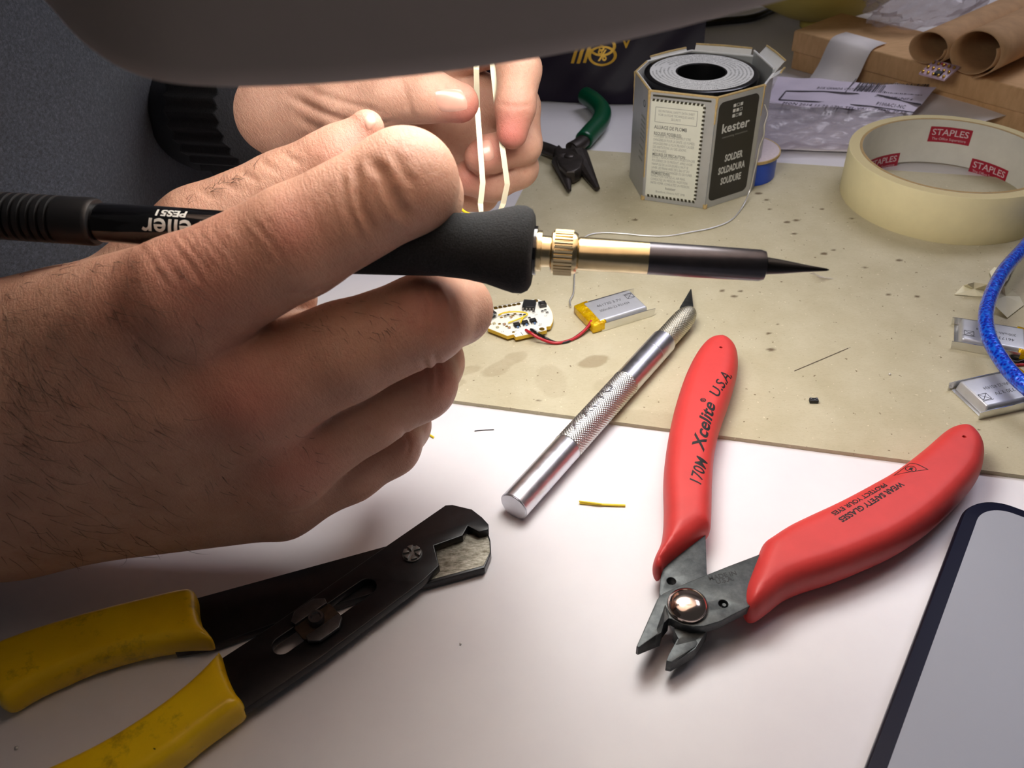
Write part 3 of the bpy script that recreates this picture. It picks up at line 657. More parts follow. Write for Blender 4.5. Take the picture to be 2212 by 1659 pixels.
tube('wire', to_local(bat2, catmull([P(2180, 797, BZ + .05), P(2200, 788, BZ + .06), P(2250, 792, BZ + .06), P(2330, 812, BZ + .06)], 6)), 0.05, M_RWIRE, bat2, n=8, world=False, label='red wire')

# ------------------------------------------------------------------ white circuit board
M_SUB = mat('yellow_substrate', (214, 176, 48), 0.5); M_MASK = mat('white_soldermask', (236, 236, 226), 0.3, 0, 0.02, 3)
M_GOLD = mat('gold_pad', (196, 158, 70), 0.3, 0.9); M_CHIP = mat('black_chip', (22, 22, 24), 0.5); M_TIN = mat('tin', (196, 196, 196), 0.25, 1.0)
M_TAN = mat('tan_capacitor', (176, 138, 100), 0.5); M_SILK = mat('silkscreen', (50, 50, 46), 0.6)
pc = P(1115, 690, BZ)
pcb = thing('circuit_board', 'white circuit board with yellow edges and soldered chips beside the taped battery', 'circuit board', (pc.x, pc.y, BZ))
pol = z2([(125, 285), (160, 240), (225, 225), (480, 172), (640, 142), (745, 124), (790, 128), (830, 145), (870, 172), (900, 205), (922, 245), (935, 285), (940, 325), (934, 360), (912, 405), (868, 412), (872, 448), (548, 520), (525, 492), (462, 508), (258, 428), (255, 412), (300, 385), (230, 330), (170, 322), (128, 305)])
pp = P2(pol, PZ)
rowh = [(290, 225), (340, 218), (388, 210), (436, 202), (484, 193), (532, 185), (578, 176)]
cen = sum(pp, Vector((0, 0))) / len(pp)
holes = []
for q in rowh + [(755, 143), (820, 437), (160, 262)]: holes.append(circle2(zp(q, PZ), .042, 12))
plate('substrate', [pp] + holes, BZ + .12, PZ - .012, M_SUB, pcb)
plate('soldermask', [[cen + (p - cen) * 0.992 for p in pp]] + holes, PZ - .012, PZ, M_MASK, pcb)
for q in rowh + [(755, 143), (820, 437), (160, 262)]:
    c = zp(q, PZ); lathe('gold_ring', [(.09, 0), (.09, .006), (.055, .006), (.055, -.002)] if q in rowh else [(.11, 0), (.11, .006), (.045, .006), (.045, -.002)], M_GOLD, pcb, fr=Matrix.Translation((c.x, c.y, PZ)), n=16)
def chip(name, a, b, wd, h, m, parent, z=None, bev=.015, z0=None):
    """box whose long side runs between two pixels at its underside"""
    z = PZ if z is None else z; A, B = zp(a, z), zp(b, z); d = (B - A); f = frame((A + B) / 2, d, (-d.y, d.x, 0))
    return box(name, (0, 0, h / 2), (d.length, wd, h), m, parent, fr=f, bevel=bev, seg=1), f, d.length
o, f, L = chip('chip', (625, 205), (755, 182 + 30), .52, .2, M_CHIP, pcb)
A, B = zp((640, 232), PZ), zp((760, 216), PZ)
for s in (-1, 1):
    for k in range(4):
        x = -L * .40 + L * .8 * k / 3
        box('chip_pin', (x, s * .32, .05), (.05, .13, .03), M_TIN, o, fr=f); box('chip_pin', (x, s * .27, .09), (.05, .03, .1), M_TIN, o, fr=f)
o, f, L = chip('usb_socket', (222, 322), (318, 283), .62, .26, M_TIN, pcb, bev=.04)
box('socket_mouth', (0, 0, .13), (.55 * L, .03, .12), M_CHIP, o, fr=f @ Matrix.Translation((0, -.31, 0)))
f2 = f
o, f, L = chip('sensor', (790, 205), (862, 192), .28, .17, mat('dark_can', (74, 72, 70), .35, .8), pcb)
lathe('sensor_port', [(.07, .17), (.07, .185), (0, .185)], M_TIN, o, fr=f, n=14)
for q in ((560, 405), (645, 383), (728, 362)):
    o, f, L = chip('transistor', (q[0] - 33, q[1] + 4), (q[0] + 30, q[1] - 10), .17, .12, M_CHIP, pcb)
    for x in (-.4, .4): box('transistor_leg', (x * L, -.13, .03), (.06, .12, .04), M_TIN, o, fr=f)
    box('transistor_leg', (0, .12, .03), (.06, .1, .04), M_TIN, o, fr=f)
small = [(430, 395, 'c'), (480, 430, 'c'), (455, 410, 't'), (380, 385, 't'), (360, 425, 'g'), (325, 385, 'g'), (500, 320, 'c'), (520, 300, 't'), (600, 300, 'w'), (690, 330, 'w'), (400, 318, 't'), (440, 315, 'w'), (540, 280, 't'), (480, 258, 't'), (570, 425, 'b'), (660, 400, 'b'), (745, 385, 'b'), (735, 268, 'w'), (825, 262, 'w'), (855, 250, 'w'), (875, 275, 'w'), (525, 470, 't'), (470, 300, 'w'), (640, 300, 'w')]
for x, y, k in small:
    m = {'c': M_TAN, 't': M_GOLD, 'w': M_TIN, 'g': mat('glass_diode', (200, 190, 150), .2), 'b': mat('blue_resistor', (90, 120, 160), .4)}[k]
    o, f, L = chip('component', (x - 12, y + 4), (x + 12, y - 3), .08, .02 if k == 't' else .07, m, pcb, bev=0)
    if k in 'cb':
        for s in (-1, 1): box('solder_end', (s * L * .46, 0, .035), (L * .22, .085, .074), M_TIN, o, fr=f)
for a, b in (((300, 212), (645, 143)), ((300, 238), (600, 178)), ((600, 470), (625, 500)), ((700, 458), (715, 480)), ((720, 430), (770, 455)), ((770, 455), (820, 470))):
    A, B = zp(a, PZ + .001), zp(b, PZ + .001); dd = (B - A).normalized(); nn2 = Vector((-dd.y, dd.x, 0)) * .012
    mesh('silk_line', [A + nn2, B + nn2, B - nn2, A - nn2], [(0, 1, 2, 3)], M_SILK, pcb, smooth=False)
for bod, q in (('R11', (560, 455)), ('C7', (760, 290)), ('R1', (550, 490)), ('C2', (410, 465)), ('R6', (805, 385)), ('R9', (800, 400)), ('C5', (860, 300)), ('U3', (450, 280))):
    c = zp(q, PZ + .001); text(bod, .1, frame(c, (1, 0.25, 0), (-.25, 1, 0)), M_SILK, pcb, name='printed_text')
M_YW = mat('yellow_wire', (236, 206, 40), 0.4)
wire('jumper_wire', [zp((370, 292), PZ + .05), zp((420, 270), PZ + .16), zp((500, 258), PZ + .18), zp((590, 258), PZ + .18), zp((650, 268), PZ + .16), zp((668, 285), PZ + .14), zp((630, 310), PZ + .12), zp((560, 340), PZ + .12), zp((470, 372), PZ + .06)], .032, M_YW, pcb)
wire('jumper_wire', [zp((640, 300), PZ + .1), zp((610, 340), PZ + .1), zp((600, 368), PZ + .12)], .032, M_YW, pcb)

# ------------------------------------------------------------------ boxed solder spool
zs = zoom(1340, 90, 4.366)
M_SILV = mat('silver_card', (176, 178, 178), 0.38, 0.35, 0.05, 2); M_CARD = mat('raw_card', (190, 164, 112), 0.85, 0, 0.15, 8, 0.3, 20)
M_WCARD = mat('white_card', (222, 222, 220), 0.6, 0, 0.03, 4); M_LBL = mat('cream_label', (220, 222, 208), 0.55, 0, 0.03, 2)
M_BLK = mat('black_label', (38, 36, 32), 0.45); M_LTXT = mat('silver_print', (198, 200, 196), 0.45); M_GTXT = mat('dark_print', (74, 76, 72), 0.6); M_FINE = mat('faded_print', (140, 143, 136), 0.6); M_DASH = mat('olive_print', (52, 48, 28), 0.6)
OC = [Vector((6.60, 41.0)), Vector((6.88, 38.47)), Vector((9.68, 37.24)), Vector((12.1, 38.5))]
CO = Vector((9.72, 40.42)); OC = OC + [CO * 2 - p for p in OC]; HB = 5.42
sold = thing('solder_box', 'octagonal silver cardboard box holding a spool of solder on the board', 'solder box', (CO.x, CO.y, BZ))
for i in range(8):
    a, b = OC[i], OC[(i + 1) % 8]; d = (b - a); nrm = Vector((d.y, -d.x)).normalized()
    if nrm.dot((a + b) / 2 - CO) < 0: nrm = -nrm
    f = frame((*((a + b) / 2), BZ), (d.x, d.y, 0), (0, 0, 1)); h = d.length / 2
    topz = HB + (0.25 if i in (4,) else 0.0); lean = 0
    plate('box_panel', [[(-h, 0.02), (h, 0.02), (h - .01, topz), (-h + .01, topz)]], -.04, .04, M_SILV, sold, fr=f @ Matrix.Translation((0, 0, 0)))
    # worn edges of bare card along the top rim and the upright creases
    tube('worn_edge', [Vector((a.x, a.y, BZ + topz)) + Vector((nrm.x, nrm.y, 0)) * 0, Vector((b.x, b.y, BZ + topz))], .055, M_CARD if i in (0, 1, 2, 7) else M_WCARD, sold, n=8)
for i, zlo in ((1, 1.2), (2, 4.2), (0, 3.5), (3, 4.0)):
    a = OC[i]; pts = [Vector((a.x, a.y, BZ + zlo + (HB - zlo) * k / 6)) for k in range(7)]
    tube('worn_corner', pts, [.05, .05, .06, .05, .07, .06, .09], M_CARD, sold, n=8)
for i in (1, 2): tube('worn_corner', [Vector((OC[i].x, OC[i].y, BZ + .03)), Vector((OC[i].x, OC[i].y, BZ + .22))], .11, M_CARD, sold, n=10)
# torn flaps standing along the back rim
def flap(i, w0, w1, h, out, m=M_WCARD):
    a, b = OC[i % 8], OC[(i + 1) % 8]; d = b - a; mid = (a + b) / 2; nr = (mid - CO).normalized(); A = a + d * w0; B = a + d * w1
    vs = [Vector((A.x, A.y, BZ + HB)), Vector((B.x, B.y, BZ + HB)), Vector((B.x + nr.x * out, B.y + nr.y * out, BZ + HB + h * .92)), Vector((A.x + nr.x * out, A.y + nr.y * out, BZ + HB + h))]
    t = Vector((nr.x, nr.y, .3)) * .05
    mesh('torn_flap', vs + [v + t for v in vs], [(0, 1, 2, 3), (7, 6, 5, 4), (0, 4, 5, 1), (1, 5, 6, 2), (2, 6, 7, 3), (3, 7, 4, 0)], m, sold, smooth=False)
    tube('worn_edge', [vs[3] + t / 2, (vs[3] + vs[2]) / 2 + Vector((0, 0, .03)) + t / 2, vs[2] + t / 2], .05, M_CARD, sold, n=6)
flap(5, 0.05, 0.95, .30, .15); flap(4, 0.0, 0.9, .55, .5); flap(6, 0.1, .9, .15, .1); flap(3, 0.5, 1.0, .35, .45)
# inner white liner along the front
for i in (0, 1, 7):
    a, b = CO + (OC[i] - CO) * .975, CO + (OC[(i + 1) % 8] - CO) * .975; d = b - a
    f = frame((*((a + b) / 2), BZ), (d.x, d.y, 0), (0, 0, 1)); plate('liner_panel', [[(-d.length / 2, 4.4), (d.length / 2, 4.4), (d.length / 2, HB + .02), (-d.length / 2, HB + .02)]], -.02, .02, M_WCARD, sold, fr=f)
# spool
M_SPOOL = mat('black_plastic', (14, 14, 15), 0.25)
SC = Vector((9.6, 40.4)); SZ = 5.50 + BZ
sp_ = lathe('spool', [(2.62, .3), (2.62, 5.02), (2.66, 5.06), (2.68, 5.2), (2.66, 5.32), (2.60, 5.36), (2.45, 5.36), (2.44, 5.345), (1.16, 5.345), (1.12, 5.33), (1.1, 5.2), (1.08, .4), (1.08, .3)], M_SPOOL, sold, fr=Matrix.Translation((SC.x, SC.y, BZ + .14)), n=72, closed=True)
lathe('spool_label', [(2.40, 0), (2.40, .012), (1.2, .012), (1.2, 0)], M_WCARD, sp_, fr=Matrix.Translation((SC.x, SC.y, SZ - .014)), n=72, closed=True)
lathe('hub_floor', [(1.08, 0), (0, 0)], M_SPOOL, sp_, fr=Matrix.Translation((SC.x, SC.y, BZ + 2.4)), n=40)
random.seed(2)
for r, nchar in ((2.28, 120), (2.1, 108), (1.92, 98), (1.74, 88), (1.56, 78), (1.38, 68)):   # rings of small print
    a0 = random.random() * .5; me = text_mesh(''.join(random.choice('aeinorstul ehc md') for _ in range(int(nchar * .93))), .15, res=1, align='LEFT')
    w_ = max(v.co.x for v in me.vertices); 
    for v in me.vertices:
        q = -v.co.x / w_ * 2 * math.pi * .95 + a0 + 2.2; rr = r + v.co.y; v.co = Vector((SC.x + rr * math.cos(q), SC.y + rr * math.sin(q), SZ + .002))
    link_mesh('printed_text', me, M_GTXT, sp_, smooth=False)
# printed panels; local frames: x to the right seen from outside, y up
def panel(i, out=.045):
    a, b = OC[i], OC[i + 1]; d = b - a; nr = ((a + b) / 2 - CO).normalized(); m = (a + b) / 2 + Vector((d.y, -d.x)).normalized() * (out if Vector((d.y, -d.x)).dot(nr) > 0 else -out)
    return frame((m.x, m.y, BZ), (d.x, d.y, 0), (0, 0, 1)), d.length
f, Lf = panel(1)
def lay(pts, f, m, parent, z=0.0, name='print'):
    return mesh(name, [f @ Vector((x, y, z)) for x, y in pts], [tuple(range(len(pts)))], m, parent, smooth=False)
def rect(x0, y0, x1, y1): return [(x0, y0), (x1, y0), (x1, y1), (x0, y1)]
plate('paper_label', [rect(-1.42, .28, 1.02, 5.06)], 0, .006, M_LBL, sold, fr=f)
z1 = .0075
for k in range(13): lay([(-1.38 + k * .185, 4.98), (-1.27 + k * .185, 4.98), (-1.24 + k * .185, 5.1), (-1.35 + k * .185, 5.1)], f, M_DASH, sold, z1, 'dash')
for k in range(13): lay([(-1.30 + k * .185, .22), (-1.19 + k * .185, .22), (-1.22 + k * .185, .36), (-1.33 + k * .185, .36)], f, M_DASH, sold, z1, 'dash')
for k in range(24): lay([(.96, .40 + k * .194), (1.09, .40 + k * .194), (1.09, .50 + k * .194), (.96, .50 + k * .194)], f, M_DASH, sold, z1, 'dash')
lay(rect(-1.36, HB - .22, 1.3, HB - .13), f, M_DASH, sold, z1, 'dash')
for r in ((-1.2, 4.72, .75, 4.735), (-1.2, 4.02, .75, 4.035), (-1.2, 4.02, -1.185, 4.735), (.735, 4.02, .75, 4.735)): lay(rect(*r), f, M_GTXT, sold, z1, 'label_frame')
def ptext(body, size, x, y, f, m, align='LEFT', **kw): return text(body, size, f @ Matrix.Translation((x, y, z1)), m, sold, name='printed_text', align=align, res=2, **kw)
ptext('SEE MATERIAL SAFETY DATA SHEET\nVOIR LA FICHE TECHNIQUE SANTE\nSECURITE', .155, -.22, 4.38, f, M_FINE, 'CENTER', xs=.68, line=1.1)
ptext('ALLIAGE DE PLOMB', .25, -1.2, 3.78, f, M_GTXT, xs=.7, bold=.002)
ptext('RISQUE(S) POSSIBLE(S):', .21, -1.2, 3.48, f, M_GTXT, xs=.62, bold=.002)
ptext('CONTIENT DU PLOMB QUI PEUT ETRE\nDANGEREUX POUR LA SANTE. LES FUMEES\nDEGAGEES PAR LE FLUX PEUVENT CAUSER\nDES IRRITATIONS OU DES LESIONS\nPULMONAIRES.', .18, -1.2, 2.99, f, M_FINE, xs=.56, line=1.0)
ptext('MESURES DE PRECAUTION:', .21, -1.2, 2.45, f, M_GTXT, xs=.62, bold=.002)
ptext('EVITEZ L INHALATION OU L INGESTION DES\nPOUSSIERES DE CE PRODUIT. APRES AVOIR\nMANIPULE DE LA SOUDURE IL FAUT SE\nLAVER LES MAINS AVEC DE L EAU ET DU\nSAVON AVANT DE MANGER OU DE FUMER.', .18, -1.2, 1.96, f, M_FINE, xs=.56, line=1.0)
ptext('PREMIERS SOINS:', .2, -1.2, 1.5, f, M_GTXT, xs=.62, bold=.002)
ptext('INHALATION: SORTEZ A L AIR FRAIS.\nCONSULTEZ UN MEDECIN. INGESTION:\nFAITES VOMIR. CONSULTEZ UN MEDECIN.', .18, -1.2, 1.18, f, M_FINE, xs=.56, line=1.0)
ptext('kester', .2, -.2, .78, f, M_GTXT, 'CENTER'); ptext('Brantford, Ontario N3T 5M8', .16, -.2, .56, f, M_FINE, 'CENTER', xs=.75)
f, Lf = panel(2)
def rrect(x0, y0, x1, y1, r, n=6):
    out = []
    for cx_, cy_, a0 in ((x1 - r, y1 - r, 0), (x0 + r, y1 - r, 90), (x0 + r, y0 + r, 180), (x1 - r, y0 + r, 270)):
        for k in range(n + 1): q = math.radians(a0 + 90 * k / n); out.append((cx_ + r * math.cos(q), cy_ + r * math.sin(q)))
    return out
plate('black_label', [rrect(-1.24, .34, 1.10, 5.16, .28)], 0, .006, M_BLK, sold, fr=f)
for r in range(3):
    for c in range(3):
        x, y = -.12 + (c - 1) * .2, 4.62 + (1 - r) * .24; s = .075
        if (r, c) in ((0, 1), (1, 2), (2, 1)):
            for q in ((x - s, y - s, x + s, y - s + .02), (x - s, y + s - .02, x + s, y + s), (x - s, y - s, x - s + .02, y + s), (x + s - .02, y - s, x + s, y + s)): lay(rect(*q), f, M_LTXT, sold, z1, 'logo_square')
        else: lay(rect(x - s, y - s, x + s, y + s), f, M_LTXT, sold, z1, 'logo_square')
ptext('kester', .62, -.1, 3.86, f, M_LTXT, 'CENTER', fit=1.62, bold=.012); ptext('connecting innovations', .14, -.1, 3.45, f, M_FINE, 'CENTER', fit=1.5)
for bod, y, w_ in (('SOLDER', 2.35, 1.08), ('SOLDADURA', 1.77, 1.62), ('SOUDURE', 1.2, 1.25)): ptext(bod, .48, 0.02 if bod != 'SOLDADURA' else -.02, y, f, M_LTXT, 'CENTER', fit=w_, bold=.016)
f, Lf = panel(0)
for k in range(9): lay(rect(.3, 3.9 - k * .22, 1.0, 3.98 - k * .22) if k < 6 else rect(.25, 2.4 - (k - 6) * .3, .9, 2.5 - (k - 6) * .3), f, M_FINE, sold, z1, 'print')
ptext('O', .5, .7, 4.6, f, M_GTXT, 'CENTER')
# loose strand of solder hanging down and running over the board
M_SOLD = mat('solder_wire', (226, 226, 226), .4, .9)
strand = [P(1652, 225, BZ + 5.1), P(1658, 245, BZ + 4.7), P(1651, 270, BZ + 4.2), P(1650, 290, BZ + 3.7), P(1641, 315, BZ + 3.0), P(1635, 345, BZ + 2.3), P(1628, 375, BZ + 1.5), P(1620, 410, BZ + .6), P(1605, 445, BZ + .1), P(1580, 475, BZ + .05), P(1540, 492, BZ + .05), P(1490, 502, BZ + .05), P(1440, 510, BZ + .04), P(1390, 509, BZ + .05), P(1350, 505, BZ + .06), P(1300, 503, BZ + .05), P(1265, 512, BZ + .06), P(1246, 545, BZ + .05), P(1241, 590, BZ + .05), P(1240, 615, BZ + .1), P(1238, 635, BZ + .12), P(1231, 650, BZ + .1), P(1233, 662, BZ + .12)]
tube('solder_strand', catmull(strand, 8), .037, M_SOLD, sold, n=8)

# ------------------------------------------------------------------ masking tape roll
TC = Vector((21.05, 37.25)); TR, TI, TH = 4.62, 4.0, 2.25
M_MASKT = mat('masking_tape', (236, 226, 180), 0.6, 0, 0.03, 1.5, 0.15, 14); M_CORE = mat('tape_core', (226, 224, 214), 0.6, 0, 0.05, 1); M_KR = mat('core_edge', (176, 148, 100), 0.85, 0, 0.1, 6)
M_CRIM = mat('crimson_print', (172, 24, 52), 0.5); M_WPR = mat('white_print', (226, 200, 206), 0.5)
tape = thing('masking_tape_roll', 'cream masking tape roll with red and white printed core', 'tape roll', (TC.x, TC.y, BZ))
Tt = Matrix.Translation((TC.x, TC.y, BZ))
N = Nodes('tape_side'); wv = N.n('ShaderNodeTexWave', wave_type='RINGS', rings_direction='Z', Scale=900.0, Distortion=1.0); N.l(N.tc.outputs['Object'], wv.inputs['Vector'])
N.l(N.ramp(wv.outputs['Fac'], [(0.2, (206, 188, 134)), (0.8, (224, 210, 162))]), N.b.inputs['Base Color']); N.b.inputs['Roughness'].default_value = .6
lathe('tape_winding', [(TI + .14, .0), (TR - .02, .0), (TR, .03), (TR, TH - .03), (TR - .02, TH), (TI + .14, TH)], M_MASKT, tape, fr=Tt, n=128, closed=True)
lathe('winding_edge', [(TI + .15, TH), (TR - .03, TH), (TR - .03, TH + .004), (TI + .15, TH + .004)], N.m, tape, fr=Tt, n=128, closed=True)
lathe('core', [(TI, .0), (TI + .14, .0), (TI + .14, TH + .01), (TI, TH + .01)], M_CORE, tape, fr=Tt, n=128, closed=True)
lathe('core_edge', [(TI + .005, TH + .01), (TI + .135, TH + .01), (TI + .135, TH + .02), (TI + .005, TH + .02)], M_KR, tape, fr=Tt, n=128, closed=True)
def core_pt(px, py):     # where the ray through a pixel meets the inside of the core
    o = np.array([0, 0, CAM_H]); w = ROT @ np.array([px - IMG_W / 2, py - IMG_H / 2, FOC]); w /= np.linalg.norm(w)
    a = w[0] ** 2 + w[1] ** 2; b = 2 * (w[0] * (o[0] - TC.x) + w[1] * (o[1] - TC.y)); c = (o[0] - TC.x) ** 2 + (o[1] - TC.y) ** 2 - TI ** 2
    t = (-b + math.sqrt(max(b * b - 4 * a * c, 0))) / (2 * a); q = o + w * t; return math.atan2(q[1] - TC.y, q[0] - TC.x), q[2] - BZ
for px, py in ((2052, 292), (2137, 370), (1905, 352)):
    a0, zc = core_pt(px, py)
    def bend(c, a0=a0, zc=zc, r=TI - .012): q = a0 - c.x / TI; return Vector((TC.x + r * math.cos(q), TC.y + r * math.sin(q), BZ + zc + c.y))
    me = bpy.data.meshes.new('red_label'); w_, h_ = .98, .40
    me.from_pydata([(-w_, -h_, 0), (w_, -h_, 0), (w_, h_, 0), (-w_, h_, 0)], [], [(0, 1, 2, 3)]); dice(me, .15)
    for v in me.vertices: v.co = bend(v.co)
    link_mesh('red_label', me, M_CRIM, tape)
    for bod, y, fw, sz in (('STAPLES', .10, 1.7, .46), ('The Office Superstore', -.23, 1.6, .19)):
        me = text_mesh(bod, sz, fit=fw, bold=.004 if y > 0 else 0); dice(me, .15)
        for v in me.vertices: v.co = bend(Vector((v.co.x, v.co.y + y, 0)), r=TI - .018)
        link_mesh('printed_text', me, M_WPR, tape, smooth=False)

# ------------------------------------------------------------------ green-handled pliers
zq = zoom(1130, 60, 4.485)
M_PL = mat('dark_forged_steel', (62, 56, 53), .42, .6, .25, 3); M_GRN = mat('green_dip', (0, 74, 46), .32)
pl = thing('long_nose_pliers', 'long nose pliers with green handle lying open behind the tweezers', 'pliers', P(1232, 335, 0))
def lift(pts): return [P(*zq([(x, y)])[0], z) for x, y, z in pts]
tube('handle', catmull(lift([(600, 655, .75), (690, 715, .8), (765, 810, .75), (745, 910, .7), (660, 1010, .65), (585, 1095, .6)]), 8), [.40] + [.52] * 39 + [.48], M_GRN, pl, n=20)
tube('handle', catmull(lift([(60, 1120, .7), (-80, 1090, .75), (-240, 1010, .8), (-330, 880, .8)]), 8), [.42] + [.5] * 22 + [.42, .3], M_GRN, pl, n=20)
tube('tang', catmull(lift([(600, 1080, .6), (540, 1130, .62), (470, 1170, .62)]), 6), .42, M_PL, pl, n=14, flat=(1, .8))
tube('tang', catmull(lift([(80, 1130, .6), (220, 1170, .62), (340, 1220, .62)]), 6), .38, M_PL, pl, n=14, flat=(1, .8))
plate('joint', [P2(zq([(300, 1170), (345, 1125), (385, 1165), (455, 1165), (470, 1120), (530, 1165), (590, 1270), (560, 1360), (500, 1395), (420, 1395), (350, 1330), (320, 1260)]), .95)], .30, .98, M_PL, pl, bevel=.12)
def jaw(base, tip, rb, rt, z0, z1):
    a, b = P(*zq([base])[0], z0), P(*zq([tip])[0], z1); pts = [a + (b - a) * k / 8 for k in range(9)]
    vs, fs = sweep_data(pts, [rb + (rt - rb) * k / 8 for k in range(9)], 10, flat=(1, .8)); return mesh('jaw', vs, fs, M_PL, pl, auto=30)
jaw((375, 1290), (448, 1578), .55, .1, .62, .40); jaw((530, 1240), (720, 1560), .6, .14, .62, .40)
lathe('rivet', [(.26, 0), (.26, .05), (.2, .09), (0, .1)], M_PL, pl, fr=Matrix.Translation((*P(*zq([(445, 1240)])[0], 1.0).to_2d(), .97)), n=24)

# ------------------------------------------------------------------ dark gift bag with gold print
M_BAG = mat('plum_bag', (30, 22, 38), .45, 0, .1, .4, .12, .5, .2); MATS['plum_bag'].node_tree.nodes['Principled BSDF'].inputs['Specular IOR Level'].default_value = .2; M_GOLDP = mat('gold_print', (196, 152, 30), .4, .3)
b0, b1 = P(1120, 205, 0.35), P(1440, 214, 0.35); bd_ = (b1 - b0).normalized(); bn = Vector((-bd_.y, bd_.x, 0))
bag = thing('carrier_bag', 'dark plum glossy carrier bag with gold print standing behind the pliers', 'bag', ((b0 + b1) / 2).to_2d().to_3d())
nxx, nzz = 40, 24; vs, fs = [], []; WB, HBg = 14.0, 12.0
o0 = b0 - bd_ * 3.0
for side in (0, 1):
    for i in range(nzz + 1):
        for k in range(nxx + 1):
            x = k / nxx * WB; z = i / nzz * HBg; bulge = .35 * math.sin(math.pi * k / nxx) * (1 - .5 * z / HBg) + .10 * math.sin(x * .9 + z * .5) + .06 * math.sin(x * 2.3 - z * 1.7)
            if i == 0: bulge *= .5
            dep = (-bulge) if side == 0 else (2.6 + bulge)
            q = o0 + bd_ * x + bn * (dep + z * .28); vs.append((q.x, q.y, .02 + z * .93))
M1 = (nxx + 1) * (nzz + 1)
for s in (0, 1):
    for i in range(nzz):
        for k in range(nxx): a = s * M1 + i * (nxx + 1) + k; fs.append((a, a + 1, a + nxx + 2, a + nxx + 1))
for i in range(nzz):
    for k in (0, nxx): a = i * (nxx + 1) + k; fs.append((a, a + nxx + 1, M1 + a + nxx + 1, M1 + a))
for i in (0,):
    for k in range(nxx): a = i * (nxx + 1) + k; fs.append((a, a + 1, M1 + a + 1, M1 + a))
BG = mesh('bag_body', vs, fs, M_BAG, bag, auto=50)
def bag_frame(px, py):
    w = ROT @ np.array([px - IMG_W / 2, py - IMG_H / 2, FOC]); h = world_bvh(BG).ray_cast(Vector((0, 0, CAM_H)), Vector(w).normalized())
    return frame((h[0] if h[0] is not None else o0) - bn * 3, bd_, (0, 0.0, 1))
for q, bod, sz in (((1248, 120), '//', 1.25), ((1262, 118), '//', 1.25)): wrap_text(bod, sz, bag_frame(*q), BG, M_GOLDP, bag, bold=.05, lift=.02, step=.3)
def bag_ring(px, py, r0, r1, sy=.62):
    v, f_ = ring2(r0, r1, 28); v = [(a, b * sy, 0) for a, b, c in v]; fr_ = bag_frame(px, py); wrap_flat('gold_emblem', v, f_, fr_, BG, M_GOLDP, bag, lift=.02, step=.3); return fr_
fr_ = bag_ring(1301, 121, .68, .86); wrap_text('%', .8, fr_, BG, M_GOLDP, bag, lift=.022, step=.3, bold=.02)
fr_ = bag_ring(1300, 100, .66, .84); wrap_text('S', .8, fr_, BG, M_GOLDP, bag, lift=.022, step=.3, bold=.02)
for q in ((1353, 92), (1165, 148), (1160, 160)): wrap_text('y' if q[0] < 1300 else 'v', .9, bag_frame(*q), BG, M_GOLDP, bag, lift=.02, step=.3, bold=.02)

# ------------------------------------------------------------------ small blue tape reel behind the box
c = P(1632, 395, BZ); reel = thing('blue_tape_reel', 'small blue reel with a printed white face behind the solder box', 'reel', (c.x - .4, c.y + 1.2, BZ))
Tr = Matrix.Translation((c.x - .4, c.y + 1.2, BZ))
lathe('blue_band', [(1.5, .02), (1.62, .02), (1.62, 1.25), (1.5, 1.25)], mat('blue_film', (24, 74, 190), .35), reel, fr=Tr, n=48, closed=True)
lathe('reel_face', [(.5, 1.2), (1.7, 1.2), (1.7, 1.32), (.5, 1.32)], mat('reel_card', (206, 192, 196), .6, 0, .08, 6), reel, fr=Tr, n=48, closed=True)
lathe('reel_rim', [(1.68, 1.19), (1.74, 1.19), (1.74, 1.33), (1.68, 1.33)], M_CARD, reel, fr=Tr, n=48, closed=True)

# ------------------------------------------------------------------ parcel stuff at the back right
N = Nodes('kraft_card'); N.l(N.ramp(N.noise(1.2, 5, .6, stretch=(1, 4, 1)), [(0.3, (200, 158, 110)), (0.7, (218, 176, 128))]), N.b.inputs['Base Color']); N.b.inputs['Roughness'].default_value = .8; N.bump(N.noise(6, 4), .2, .02); M_KRAFT = N.m
M_PAPER = mat('grey_white_paper', (234, 228, 226), .75, 0, .03, 1, .2, 1.0, .05)
def film(name, tint=(225, 218, 226), rough=.12, alpha=.35):
    if name in MATS: return MATS[name]
    N = Nodes(name); t = N.t; out = t.nodes['Material Output']; tr = N.n('ShaderNodeBsdfTransparent'); tr.inputs[0].default_value = (.97, .96, .97, 1)
    N.b.inputs['Base Color'].default_value = lin(tint); N.b.inputs['Roughness'].default_value = rough; nb = N.noise(.45, 3, .5, .8, stretch=(1, 2.2, 1))
    N.bump(nb, .9, .35); mx = N.n('ShaderNodeMixShader'); N.l(N.math('MULTIPLY_ADD', nb, .35), mx.inputs[0]); mx.inputs[0].links[0].from_node.inputs[2].default_value = alpha - .17
    N.l(tr.outputs[0], mx.inputs[1]); N.l(N.b.outputs[0], mx.inputs[2]); N.l(mx.outputs[0], out.inputs[0]); MATS[name] = N.m; return N.m
